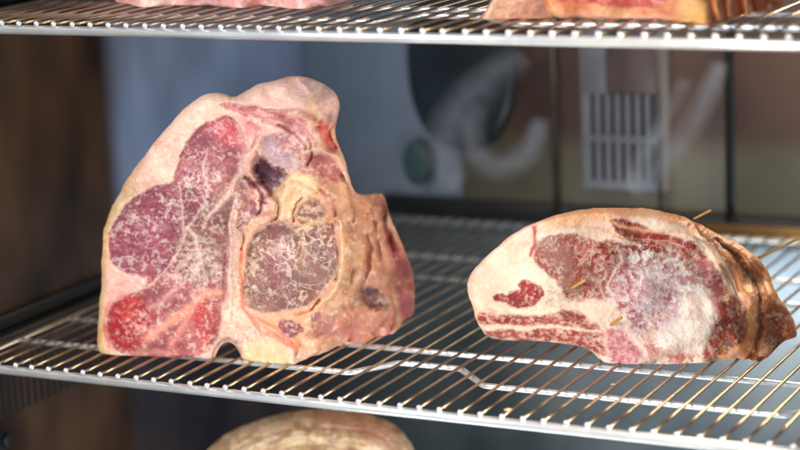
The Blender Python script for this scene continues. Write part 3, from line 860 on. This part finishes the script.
# fat under the tenderloin with small dark muscles
T.paint([(243, 308), (275, 318), (300, 312), (320, 304), (330, 290), (340, 300), (345, 318), (330, 335), (305, 350), (290, 345), (265, 330)], (220, 160, 128), (230, 176, 148), soft=4, a=.9)
p = T.paint([(276, 324), (284, 320), (292, 322), (303, 326), (302, 334), (292, 339), (282, 335)], (148, 82, 88), (124, 66, 78), soft=1.6, push=.08); T.veins(p, (226, 184, 164), 7, .16, .8, 3, 38)
T.paint([(310, 316), (320, 312), (322, 318), (312, 322)], (156, 96, 96), soft=1.6)
T.paint([(304, 332), (320, 318), (342, 306), (350, 316), (336, 330), (314, 340)], (148, 98, 96), (180, 124, 112), soft=3.5, a=.85, push=.15)
T.groove([(256, 318), (276, 330), (294, 346)], 1.8, .08, (206, 120, 106), .6)
# bone
T.paint([(230, 208), (237, 208), (238, 225), (239, 250), (240, 275), (243, 298), (248, 318), (262, 334), (280, 343), (296, 350), (295, 370), (208, 368), (212, 352), (219, 337), (224, 315), (227, 295), (228, 270), (229, 240)],
        (236, 202, 184), (230, 192, 168), soft=1.8, warp=.8, push=-.12, part='bone')
T.groove([(233, 212), (233, 250), (233, 290), (231, 318)], 1.4, .05, (212, 156, 156), .6)
T.specks(T.mask([(229, 205), (238, 205), (241, 275), (262, 334), (295, 368), (212, 366), (222, 320), (227, 270)], 2), (196, 136, 118), 3, .3, .5, 61, .3)
T.groove([(227, 240), (224, 290), (219, 325)], 1.8, .08, (196, 112, 116), .55)
T.groove([(241, 250), (243, 300), (254, 322), (274, 336), (296, 348)], 2.2, .10, (220, 122, 108), .65)
T.paint([(240, 345), (262, 338), (292, 350), (292, 368), (245, 366)], (242, 208, 166), (236, 196, 150), soft=4, a=.75)
T.groove([(211, 364), (215, 350), (222, 342), (230, 340), (237, 345), (241, 362)], 2.0, .15, (138, 88, 82), .75)
T.groove([(200, 308), (206, 330), (206, 348)], 2, .05, (196, 76, 80), .4)
# right side: column, flap, cavity
T.paint([(336, 218), (345, 212), (360, 236), (362, 285), (350, 300), (332, 318), (322, 306), (336, 285), (341, 255)], (208, 168, 138), (186, 142, 116), soft=3, a=.85)
T.groove([(341, 222), (343, 262), (337, 286), (322, 302), (318, 312)], 2.4, -.3, (232, 196, 160), .8)
T.groove([(331, 226), (338, 250), (336, 280)], 1.6, .15, (150, 102, 92), .5)
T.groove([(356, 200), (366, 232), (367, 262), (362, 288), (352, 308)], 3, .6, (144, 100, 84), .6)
T.groove([(350, 226), (353, 256), (348, 292)], 2.5, .2, (170, 140, 104), .4)
T.paint([(350, 190), (368, 200), (378, 235), (388, 262), (396, 290), (384, 296), (372, 286), (366, 260), (360, 230)], (222, 172, 146), (204, 144, 124), soft=4, a=.85)
T.groove([(372, 222), (378, 250), (384, 276)], 3, .4, (176, 120, 88), .5)
T.groove([(366, 240), (372, 262), (378, 284)], 2, -.2, (234, 190, 162), .5)
T.paint([(358, 196), (384, 192), (390, 214), (380, 222), (372, 206)], (150, 96, 92), (170, 114, 102), soft=3, a=.9, push=.2)
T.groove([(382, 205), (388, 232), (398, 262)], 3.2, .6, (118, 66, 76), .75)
T.paint([(384, 228), (396, 236), (412, 264), (418, 296), (414, 318), (402, 324), (397, 300), (392, 268)], (190, 106, 108), (164, 88, 96), soft=4, a=.9)
T.paint([(360, 292), (373, 288), (386, 296), (389, 308), (372, 310), (361, 302)], (116, 82, 88), (94, 66, 76), soft=2.5, push=.6)
T.specks(T.mask([(360, 290), (388, 292), (390, 310), (360, 310)], 3), (176, 138, 136), 5, .2, .6, 44)
T.paint([(345, 312), (362, 308), (390, 312), (396, 322), (390, 338), (360, 344), (335, 342), (325, 336)], (224, 158, 138), (204, 128, 120), soft=4, a=.9, push=-.15)
T.groove([(392, 300), (394, 318), (388, 334)], 2, .3, (212, 88, 88), .6)
T.groove([(300, 345), (296, 356), (300, 362)], 2.4, .2, (180, 100, 88), .5)
T.specks(T.mask([(352, 195), (415, 250), (415, 330), (330, 345), (345, 300)], 8), (164, 114, 100), 13, .2, .5, 45, .4)
T.specks(1.0, (248, 232, 218), 5, .5, .3, 46, .2)
T.build('t_bone_joint', 'tall marbled T-bone beef joint standing cut face forward on the middle shelf', 'meat', MATS, .92)

# ------------------------------------------------------------------ the rib-eye roast (right)
rb_out = [(466, 288), (469, 276), (478, 264), (490, 253), (510, 236), (528, 225), (543, 220), (560, 214), (585, 208.5), (620, 207), (650, 209), (680, 215), (700, 224), (716, 233),
          (740, 244), (757, 257), (770, 273), (776, 293), (788, 309), (795, 322), (797, 336), (792, 348), (778, 358), (757, 364), (742, 361), (722, 360), (704, 367),
          (670, 369.5), (640, 368), (613, 368), (601, 361), (591, 350), (572, 344), (540, 341), (508, 341), (486, 338), (478, 324)]
rb_ctrl = [(470, 288, .6), (490, 260, .4), (520, 240, .5), (490, 310, .3), (500, 335, .4), (540, 300, 0), (560, 260, 0), (600, 260, -.2), (600, 225, .8), (650, 220, 1.2), (640, 300, -.35), (560, 335, .3),
           (690, 320, -.1), (700, 335, .0), (670, 340, -.1), (690, 240, 1.0), (700, 228, 2.2), (720, 262, 1.2), (720, 310, -.1), (735, 340, .5), (748, 300, 1.8), (740, 270, 2.6), (740, 255, 3.6), (762, 275, 5.0), (765, 330, 4.5), (780, 330, 5.8), (790, 340),
           (752, 330, 3.0), (610, 366, 0), (670, 368, 0), (640, 350, -.3), (700, 355, .2), (600, 330, -.1), (757, 363)]
rb_rim = [(0, .93, 1.6), (30, .93, 1.4), (90, .93, .9), (150, .96, .7), (180, .95, .8), (215, .95, .8), (250, .90, 1.8), (285, .86, 2.6), (320, .88, 2.2)]
Rb = Meat((635, 290), rb_out, (.429, .134, 0), math.radians(16), rb_ctrl, rb_rim, 8, NT=1300, NR=300, floor=FL, seed=47)
Rb.base((240, 212, 190), (234, 194, 170), (244, 224, 206))
Rb.relief(1.1, 26, 61)
Rb.paint([(540, 203), (620, 196), (690, 203), (725, 225), (700, 234), (680, 224), (640, 217), (600, 219), (560, 228), (545, 228)], (236, 176, 130), (222, 150, 104), soft=7, a=.8)
Rb.paint([(640, 200), (700, 210), (760, 240), (780, 280), (800, 320), (800, 350), (780, 370), (735, 366), (742, 340), (746, 300), (728, 262), (708, 238), (680, 220)], (206, 132, 88), (176, 94, 60), soft=5, a=.95)
Rb.specks(Rb.mask([(640, 200), (700, 210), (760, 240), (800, 320), (795, 365), (742, 366), (746, 300), (708, 238), (684, 220)], 5), (232, 180, 130), 14, .05, .75, 3, .35)
Rb.specks(Rb.mask([(700, 220), (760, 240), (800, 320), (795, 365), (745, 366), (750, 300), (716, 240)], 5), (148, 74, 50), 10, .3, .7, 4, .35)
RC = 'rib_cap'
C1 = (230, 198, 182)
# red surround of the eye, one broken band from the top left round to the lower right
ring = Rb.paint([(606, 243), (640, 248), (668, 244), (690, 240), (704, 252), (718, 268), (726, 290), (738, 300), (750, 316), (747, 338), (736, 352), (716, 360), (700, 362), (706, 345), (714, 320), (712, 300), (700, 282), (688, 268), (668, 256), (646, 254), (630, 260), (616, 262)],
                (152, 58, 44), (122, 42, 34), soft=3, push=.05, part=RC)
a1 = Rb.paint([(535, 249), (541, 240), (552, 235), (571, 233), (584, 239), (601, 240), (622, 243), (642, 250), (644, 262), (640, 285), (632, 305), (616, 300), (594, 301), (580, 303), (565, 298), (559, 283), (547, 273), (537, 263)],
              (162, 74, 58), (136, 54, 44), push=.06, part=RC, grow=.5)
a2 = Rb.paint([(609, 219), (628, 218), (645, 225), (660, 233), (690, 239), (704, 254), (690, 257), (668, 252), (650, 250), (636, 243), (615, 231)], (146, 44, 36), (116, 34, 30), push=.1, part=RC)
a3 = Rb.paint([(622, 268), (634, 258), (650, 254), (668, 258), (684, 268), (696, 276), (700, 292), (690, 300), (684, 310), (678, 324), (665, 336), (640, 338), (622, 326), (606, 312), (600, 300), (610, 290), (616, 278)],
              (176, 106, 108), (150, 76, 80), soft=5, push=.04, part='eye_muscle')
Rb.paint([(600, 296), (616, 262), (640, 258), (640, 300), (622, 322), (606, 312)], (164, 78, 74), soft=8, a=.7)
a4 = Rb.mask([(690, 258), (706, 256), (717, 268), (724, 286), (723, 302), (711, 301), (704, 285)], 4)
Rb.blend(a4 * .6, (176, 112, 116))
a5 = Rb.paint([(597, 331), (613, 324), (630, 334), (642, 354), (640, 366), (613, 366), (603, 350)], (196, 118, 120), (178, 100, 106), soft=3, push=.03, part='eye_muscle')
a6 = Rb.mask([(708, 304), (720, 303), (729, 294), (738, 298), (750, 312), (748, 336), (738, 349), (718, 358), (700, 362), (694, 356), (704, 345), (710, 330)], 3)
a7 = Rb.paint([(477, 311), (490, 309), (520, 314), (550, 315), (565, 311), (590, 313), (602, 324), (596, 331), (560, 326), (530, 326), (500, 326), (482, 325)], (162, 72, 58), (134, 52, 44), soft=2, push=.05, part='flank_strip')
a8 = Rb.paint([(484, 330), (520, 329), (560, 328), (590, 329), (606, 334), (614, 352), (600, 358), (585, 347), (550, 341), (510, 339), (487, 337)], (164, 78, 62), (136, 56, 46), soft=2, push=.05, part='flank_strip')
a9 = Rb.paint([(492, 298), (500, 293), (506, 294), (511, 289), (521, 290), (516, 282), (532, 281), (545, 288), (544, 299), (532, 308), (522, 306), (516, 309), (508, 303), (500, 303)], (154, 56, 54), (126, 42, 44), soft=1.6, push=.06, part=RC)
Rb.specks(a1, (156, 128, 114), 5, .08, .6, 11, gate=.05, gsize=22); Rb.veins(a1, (226, 190, 170), 14, .08, .7, 8, 12, gate=-.2); Rb.specks(a1, (216, 182, 166), 4, .3, .6, 13, gate=.0, gsize=16)
Rb.paint([(536, 246), (560, 238), (572, 250), (572, 272), (558, 276), (542, 266)], (160, 132, 122), soft=8, a=.45)
Rb.veins(a2, (222, 164, 134), 13, .08, .8, 6, 14, gate=-.2); Rb.specks(a2, (214, 146, 122), 4, .3, .6, 15, gate=.05, gsize=18)
Rb.veins(ring, (226, 180, 156), 10, .10, .75, 6, 19, gate=-.1); Rb.specks(ring, (222, 180, 160), 4, .2, .65, 22, gate=.05, gsize=16)
Rb.veins(a3, (232, 212, 210), 11, .09, .5, 6, 16, gate=.1); Rb.specks(a3, (232, 214, 216), 4.5, .1, .6, 17, gate=0, gsize=18)
Rb.veins(a5, (232, 194, 186), 8, .12, .5, 4, 20, gate=0); Rb.specks(a5, (230, 188, 182), 4, .2, .5, 21)
Rb.veins(a6, (234, 184, 130), 14, .09, .95, 7, 23, (1.7, .8), gate=-.3); Rb.specks(a6, (100, 70, 58), 9, .3, .6, 24)
Rb.veins(a7, (230, 182, 160), 13, .12, .75, 5, 25, (.5, 1.8)); Rb.veins(a8, (230, 186, 164), 11, .14, .75, 5, 26, (.6, 1.6)); Rb.specks(np.clip(a7 + a8, 0, 1), (228, 184, 164), 4, .3, .6, 27)
Rb.specks(a9, (220, 166, 150), 4, .4, .6, 28)
# white bloom and fat patches across the eye
Rb.blend(Rb.mask([(682, 293), (696, 288), (709, 289), (714, 313), (705, 343), (693, 354), (668, 360), (648, 350), (638, 338), (662, 332), (678, 322)], 8, 2.6) * .82, (244, 226, 210))
bl = sst(-.25, .35, fbm(Rb.X, Rb.Y, 10, 301, 5, .62)) * Rb.mask([(626, 250), (650, 242), (690, 260), (708, 290), (694, 300), (668, 284), (644, 276), (628, 268)], 6)
Rb.blend(bl * .9, (244, 230, 218))
bl = sst(.0, .5, fbm(Rb.X, Rb.Y, 7, 311, 5, .65)) * Rb.mask([(614, 290), (650, 262), (692, 280), (700, 318), (660, 350), (626, 340), (606, 318)], 8)
Rb.blend(bl * .38, (236, 220, 214))
fr = np.exp(-(((Rb.X - 664) / 30) ** 2 + ((Rb.Y - 296) / 46) ** 2)) * (.62 + .75 * fbm(Rb.X, Rb.Y, 12, 331, 5, .6))
Rb.blend(np.clip(fr - .2, 0, .34), (238, 222, 216))
Rb.specks(Rb.mask([(626, 252), (680, 262), (694, 320), (660, 340), (622, 300)], 6), (134, 114, 122), 5, .42, .4, 34, .15, gate=.0, gsize=16, lift=0)
Rb.blend(Rb.mask([(588, 302), (614, 298), (618, 308), (628, 320), (630, 330), (614, 324), (598, 328), (586, 314), (566, 310), (572, 302)], 4, 1.6) * .9, (240, 208, 186))
Rb.specks(Rb.mask([(545, 284), (562, 288), (570, 304), (552, 312), (538, 308)], 5), (170, 140, 120), 2.6, .1, .7, 39, gate=-.2, gsize=12)
Rb.specks(Rb.mask([(640, 336), (672, 346), (700, 360), (640, 366)], 5), (208, 124, 114), 8, .05, .8, 36, .3)
Rb.specks(Rb.mask([(655, 352), (740, 352), (730, 364), (650, 368)], 4), (186, 92, 78), 7, .1, .7, 37, .3)
Rb.specks(Rb.mask([(640, 320), (715, 290), (710, 350), (650, 364)], 6), (222, 176, 158), 8, .3, .55, 81, .3)
Rb.groove([(616, 246), (622, 258), (614, 270), (608, 284), (614, 298)], 1.7, -.02, (232, 200, 190), .7)
Rb.groove([(606, 272), (600, 284), (604, 298)], 1.2, -.02, (224, 186, 170), .6)
Rb.groove([(600, 320), (608, 340), (606, 360)], 2.4, -.03, (240, 184, 170), .75)
Rb.groove([(636, 338), (644, 352), (652, 366)], 2.4, -.03, (240, 196, 180), .6)
Rb.groove([(534, 226), (535, 240), (531, 256)], 1.8, .18, (186, 70, 58), .9)
Rb.groove([(603, 221), (640, 229), (690, 234), (714, 254), (728, 284)], 2.2, -.08, (232, 178, 136), .75)
Rb.groove([(560, 224), (590, 226), (620, 236), (650, 240), (684, 246)], 1.3, .06, (230, 176, 144), .5)
Rb.groove([(545, 232), (570, 226), (600, 230)], 1.3, .05, (234, 190, 160), .5)
Rb.groove([(468, 296), (484, 310), (520, 313), (560, 309)], 2.2, -.04, (244, 218, 188), .6)
Rb.groove([(480, 327), (520, 328), (565, 327), (600, 331)], 1.5, -.03, (238, 198, 168), .85)
# folds of the right end
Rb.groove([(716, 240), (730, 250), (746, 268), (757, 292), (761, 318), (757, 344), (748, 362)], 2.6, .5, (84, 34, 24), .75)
Rb.groove([(696, 228), (714, 244), (730, 266), (740, 290)], 1.8, .15, (140, 74, 50), .6)
Rb.groove([(728, 260), (744, 288), (750, 316), (745, 344), (726, 358)], 4.2, -.2, (222, 150, 98), .7)
Rb.groove([(722, 264), (736, 290), (741, 316)], 1.4, .1, (176, 92, 60), .6)
Rb.groove([(738, 250), (756, 268), (770, 296), (772, 320)], 5, -.2, (204, 132, 86), .6)
Rb.groove([(750, 252), (766, 274), (780, 300)], 1.6, .1, (156, 88, 54), .5)
Rb.paint([(766, 296), (784, 308), (798, 330), (794, 352), (775, 362), (758, 364), (758, 345), (764, 330)], (150, 62, 38), (112, 40, 26), soft=4, a=.8)
Rb.groove([(770, 310), (778, 322), (790, 330)], 2.2, .25, (96, 42, 30), .6)
Rb.paint([(752, 352), (759, 342), (770, 352), (760, 364), (746, 364)], (104, 38, 24), soft=4, a=.7)
Rb.specks(Rb.mask([(764, 300), (798, 330), (790, 360), (760, 362)], 4), (214, 140, 92), 7, .25, .7, 71)
Rb.veins(Rb.mask([(690, 215), (760, 240), (800, 320), (795, 365), (745, 366), (752, 300), (720, 245)], 5), (120, 58, 36), 9, .07, .6, 5, 91, (1.6, .6))
Rb.veins(Rb.mask([(690, 215), (760, 240), (800, 320), (795, 365), (745, 366), (752, 300), (720, 245)], 5), (240, 190, 140), 12, .08, .5, 5, 92, (1.6, .6), gate=.1)
Rb.specks(1.0, (250, 236, 218), 5, .52, .25, 46, .2)
Rb.build('rib_eye_roast', 'low rounded boneless rib-eye roast lying on the right of the middle shelf', 'meat', MATS, .92)


# ------------------------------------------------------------------ wooden skewers
def skewer(p, q, r, label):
    p = np.array(p); q = np.array(q)
    m_ = MB(); L_ = np.linalg.norm(q - p)
    ts = [0, .02, .1, .5, .9, .97, 1]; rs = [r * .35, r * .8, r, r, r, r, r * .8]
    m_.tube([p + (q - p) * t for t in ts], r, 10, rs=rs)
    tag(m_.build('wooden_skewer', M_wood), label, 'skewer', 'wooden skewers stuck in the rib-eye roast')


def rb_pt(u, v, d):
    n = Rb.n; dd = ray(u, v); t = (-d - (CAM - Rb.P0) @ n) / (dd @ n); return CAM + dd * t


skewer(rb_pt(586, 279.5, -.006), rb_pt(567, 291, .004), .0011, 'wooden skewer tip in the dark red muscle at the left of the roast face')
skewer(rb_pt(622, 317, -.010), rb_pt(606, 328, .004), .0012, 'pale wooden skewer tip in the fat below the middle of the roast face')
skewer(rb_pt(711, 210, .016), rb_pt(694, 219, .03), .0009, 'short wooden skewer end sticking up over the top of the roast')
skewer(rb_pt(806, 235, .075), rb_pt(758, 258, .062), .0009, 'long wooden skewer pointing right out of the back of the roast')

M_crumb = mat('dried_fat_crumb', lin((226, 196, 150)), .5); noisy(M_crumb, lin((206, 160, 110)), lin((240, 222, 186)), ns=300)
for (cu, cv_, zz, sz, lab) in ((513.5, 410.5, .0016, .0016, 'tiny pale crumb of dried fat on a wire close behind the front rail'),
                              (607, 384, .0014, .0011, 'tiny crumb of dried fat on a wire just below the roast')):
    b = MB(); b.ball((0, 0, 0), sz, 10, 7, (1.7, .9, .6)); v_ = [(x + random.uniform(-1, 1) * sz * .22, y + random.uniform(-1, 1) * sz * .22, z) for x, y, z in b.v]; b.v = v_
    g = at_z(cu, cv_, zz); o = b.build('fat_crumb', M_crumb); o.location = (round(g[0] / PITCH) * PITCH, g[1], zz + .0002); o.rotation_euler = (0, 0, .8)
    tag(o, lab, 'crumb')

# ------------------------------------------------------------------ meat on the top shelf, cut by the frame
ZT = .2527 + FL
g = at_z(240, 9, ZT)
A = Meat((235, -45), [(112, -6), (117, 3), (124, 10), (138, 12), (156, 7), (176, 9), (200, 5), (224, 7), (240, 11), (258, 6), (274, 9), (288, 13), (298, 16), (307, 13), (314, 5), (335, 7), (350, 3), (362, -15), (370, -50), (350, -95), (290, -125), (220, -125), (150, -100), (110, -60), (104, -30)],
         g, math.radians(6), [(118, 4), (150, 8), (180, 6), (210, 8), (262, 7), (235, -45, 0), (240, 9), (300, 12, -.4), (318, 6, 0), (345, 3), (350, -70, 4), (200, -110, 3)], [(0, .9, .6), (90, .95, .3), (180, .9, .6), (270, .85, 2)], 8, NT=500, NR=120, floor=ZT, seed=71)
A.base((238, 206, 198), (226, 176, 172), (244, 220, 210)); A.relief(1.5, 22, 5)
p = A.paint([(150, -4), (190, -12), (250, -14), (300, -30), (300, -90), (200, -100), (150, -60)], (172, 74, 84), (150, 60, 72), soft=3, part='lean')
A.specks(A.mask([(165, -12), (300, -14), (285, 6), (180, 4)], 5), (178, 120, 130), 12, .0, .8, 9, .35)
A.specks(1.0, (246, 224, 212), 14, .15, .7, 10, .35)
A.veins(p, (228, 190, 184), 14, .12, .8, 6, 3)
A.paint([(240, 4), (262, -2), (262, 8), (250, 12)], (196, 120, 122), soft=4, a=.8); A.specks(1.0, (206, 130, 128), 16, .2, .6, 8, .3)
A.paint([(300, -6), (330, -8), (352, 2), (330, 8), (306, 5)], (206, 150, 154), soft=4, a=.8)
A.build('rib_steak', 'pale pink fat edge of a steak on the left of the top shelf', 'meat', MATS, .92)

g = at_z(520, 20, ZT)
B = Meat((512, -30), [(478, 22), (487, 8), (496, -8), (500, -60), (530, -70), (550, -40), (552, 0), (556, 18), (540, 22), (510, 23), (490, 23.5)],
         g, math.radians(10), [(485, 18, .2), (512, -30, 0), (545, 10, .3), (500, 0, .3)], [(0, .9, .6), (90, .95, .4), (180, .93, .5), (270, .9, 1)], 5, NT=400, NR=110, floor=ZT, seed=83)
B.base((176, 122, 104), (196, 146, 122), (214, 176, 148)); B.relief(.8, 16, 5)
B.groove([(486, 20), (494, 4), (500, -20)], 2.5, -.05, (232, 206, 180), .8); B.groove([(486, 22), (520, 21.5), (550, 20)], 2, -.05, (226, 170, 144), .8)
B.specks(1.0, (150, 88, 80), 7, .2, .5, 6)
B.build('sliced_end', 'small flat grey-pink slice at the left of the red roast on the top shelf', 'meat', MATS, .92)

g = at_z(620, 21, ZT)
Cc = Meat((640, -50), [(545, 10), (556, 18), (575, 19), (600, 19.5), (630, 20), (655, 20), (676, 21), (684, 28), (700, 30), (712, 27), (722, 22), (745, 17), (768, 13), (781, 9), (786, -10), (780, -60), (740, -110), (660, -130), (580, -110), (545, -60), (540, -15)],
          g, math.radians(12), [(560, 15, .3), (600, 10, 0), (640, -50, 0), (640, 15, 0), (690, 22, -1.2), (706, 26), (722, 21), (745, 16), (765, 12), (778, 8), (576, 18), (630, 19), (770, -60, 6), (740, -30, 3)], [(0, .93, .5), (60, .96, .3), (90, .97, .3), (180, .9, 1), (270, .85, 2)], 8, NT=700, NR=160, floor=ZT, seed=97)
Cc.base((222, 158, 120), (206, 130, 92), (228, 180, 140)); Cc.relief(1.4, 22, 5)
p = Cc.paint([(556, 4), (575, 2), (600, 6), (640, 8), (668, 4), (674, -20), (640, -60), (580, -60), (552, -20)], (190, 84, 78), (168, 60, 62), soft=3, part='lean')
Cc.veins(p, (232, 180, 160), 13, .12, .8, 6, 3); Cc.specks(p, (226, 160, 146), 6, .3, .6, 4)
Cc.groove([(560, 16), (600, 17), (670, 18)], 4, -.05, (234, 176, 152), .8)
Cc.paint([(676, 24), (680, 5), (690, -10), (706, 0), (710, 20), (700, 30)], (234, 188, 132), (222, 170, 110), soft=4, a=.9)
for gx in (708, 722, 738, 752):
    Cc.groove([(gx + 8, -30), (gx + 2, -5), (gx + 4, 22)], 3.2, .4, (156, 60, 34), .75)
for gx in (716, 730, 746):
    Cc.groove([(gx + 6, -20), (gx, 5), (gx + 1, 20)], 2.6, -.2, (226, 168, 112), .5)
Cc.paint([(740, -30), (782, -30), (782, 10), (750, 16)], (168, 70, 40), soft=6, a=.7)
Cc.build('tied_roast', 'long roast with red lean and golden folded end on the top shelf', 'meat', MATS, .92)

# ------------------------------------------------------------------ meat on the bottom shelf
ZB = -.2527 + FL
D = Meat((312, 560), [(185, 560), (188, 500), (196, 462), (215, 441), (245, 424), (280, 413), (315, 408), (350, 409), (380, 417), (402, 430), (415, 448), (424, 480), (430, 560), (400, 640), (312, 665), (220, 640)],
         at_y(312, 560, .13), math.radians(12), [(312, 560, 0), (312, 480, .6), (312, 430, 2.5), (210, 460, 3), (410, 460, 3.5), (250, 440, 2.5), (370, 425, 3)], [(0, .85, 3), (90, .9, 1), (180, .85, 3), (270, .72, 5)], 10, NT=800, NR=200, floor=ZB, seed=113)
D.base((214, 186, 148), (196, 158, 122), (226, 204, 170)); D.relief(1.8, 26, 5)
D.specks(1.0, (146, 104, 84), 26, .1, .5, 3, .4); D.specks(1.0, (120, 84, 70), 9, .3, .5, 4, .3); D.specks(1.0, (232, 212, 184), 12, .2, .6, 5, .3); D.veins(1.0, (118, 84, 66), 16, .06, .5, 9, 6, (.7, 1.6))
for k in range(5):
    D.groove([(205 + k * 12, 455 + k * 7), (250 + k * 8, 430 + k * 8), (315, 418 + k * 9), (385 - k * 6, 428 + k * 8), (412 - k * 9, 455 + k * 9)], 2.4, (.10 if k % 2 else -.06), (150, 104, 84) if k % 2 else (226, 200, 166), .2)
p = D.paint([(300, 412), (350, 411), (395, 428), (408, 450), (380, 450), (345, 428), (310, 422)], (164, 116, 100), (184, 136, 116), soft=6, a=.7)
D.build('aged_roast', 'dull tan dry-aged roast on the bottom shelf, only its rounded top in view', 'meat', MATS, .8)
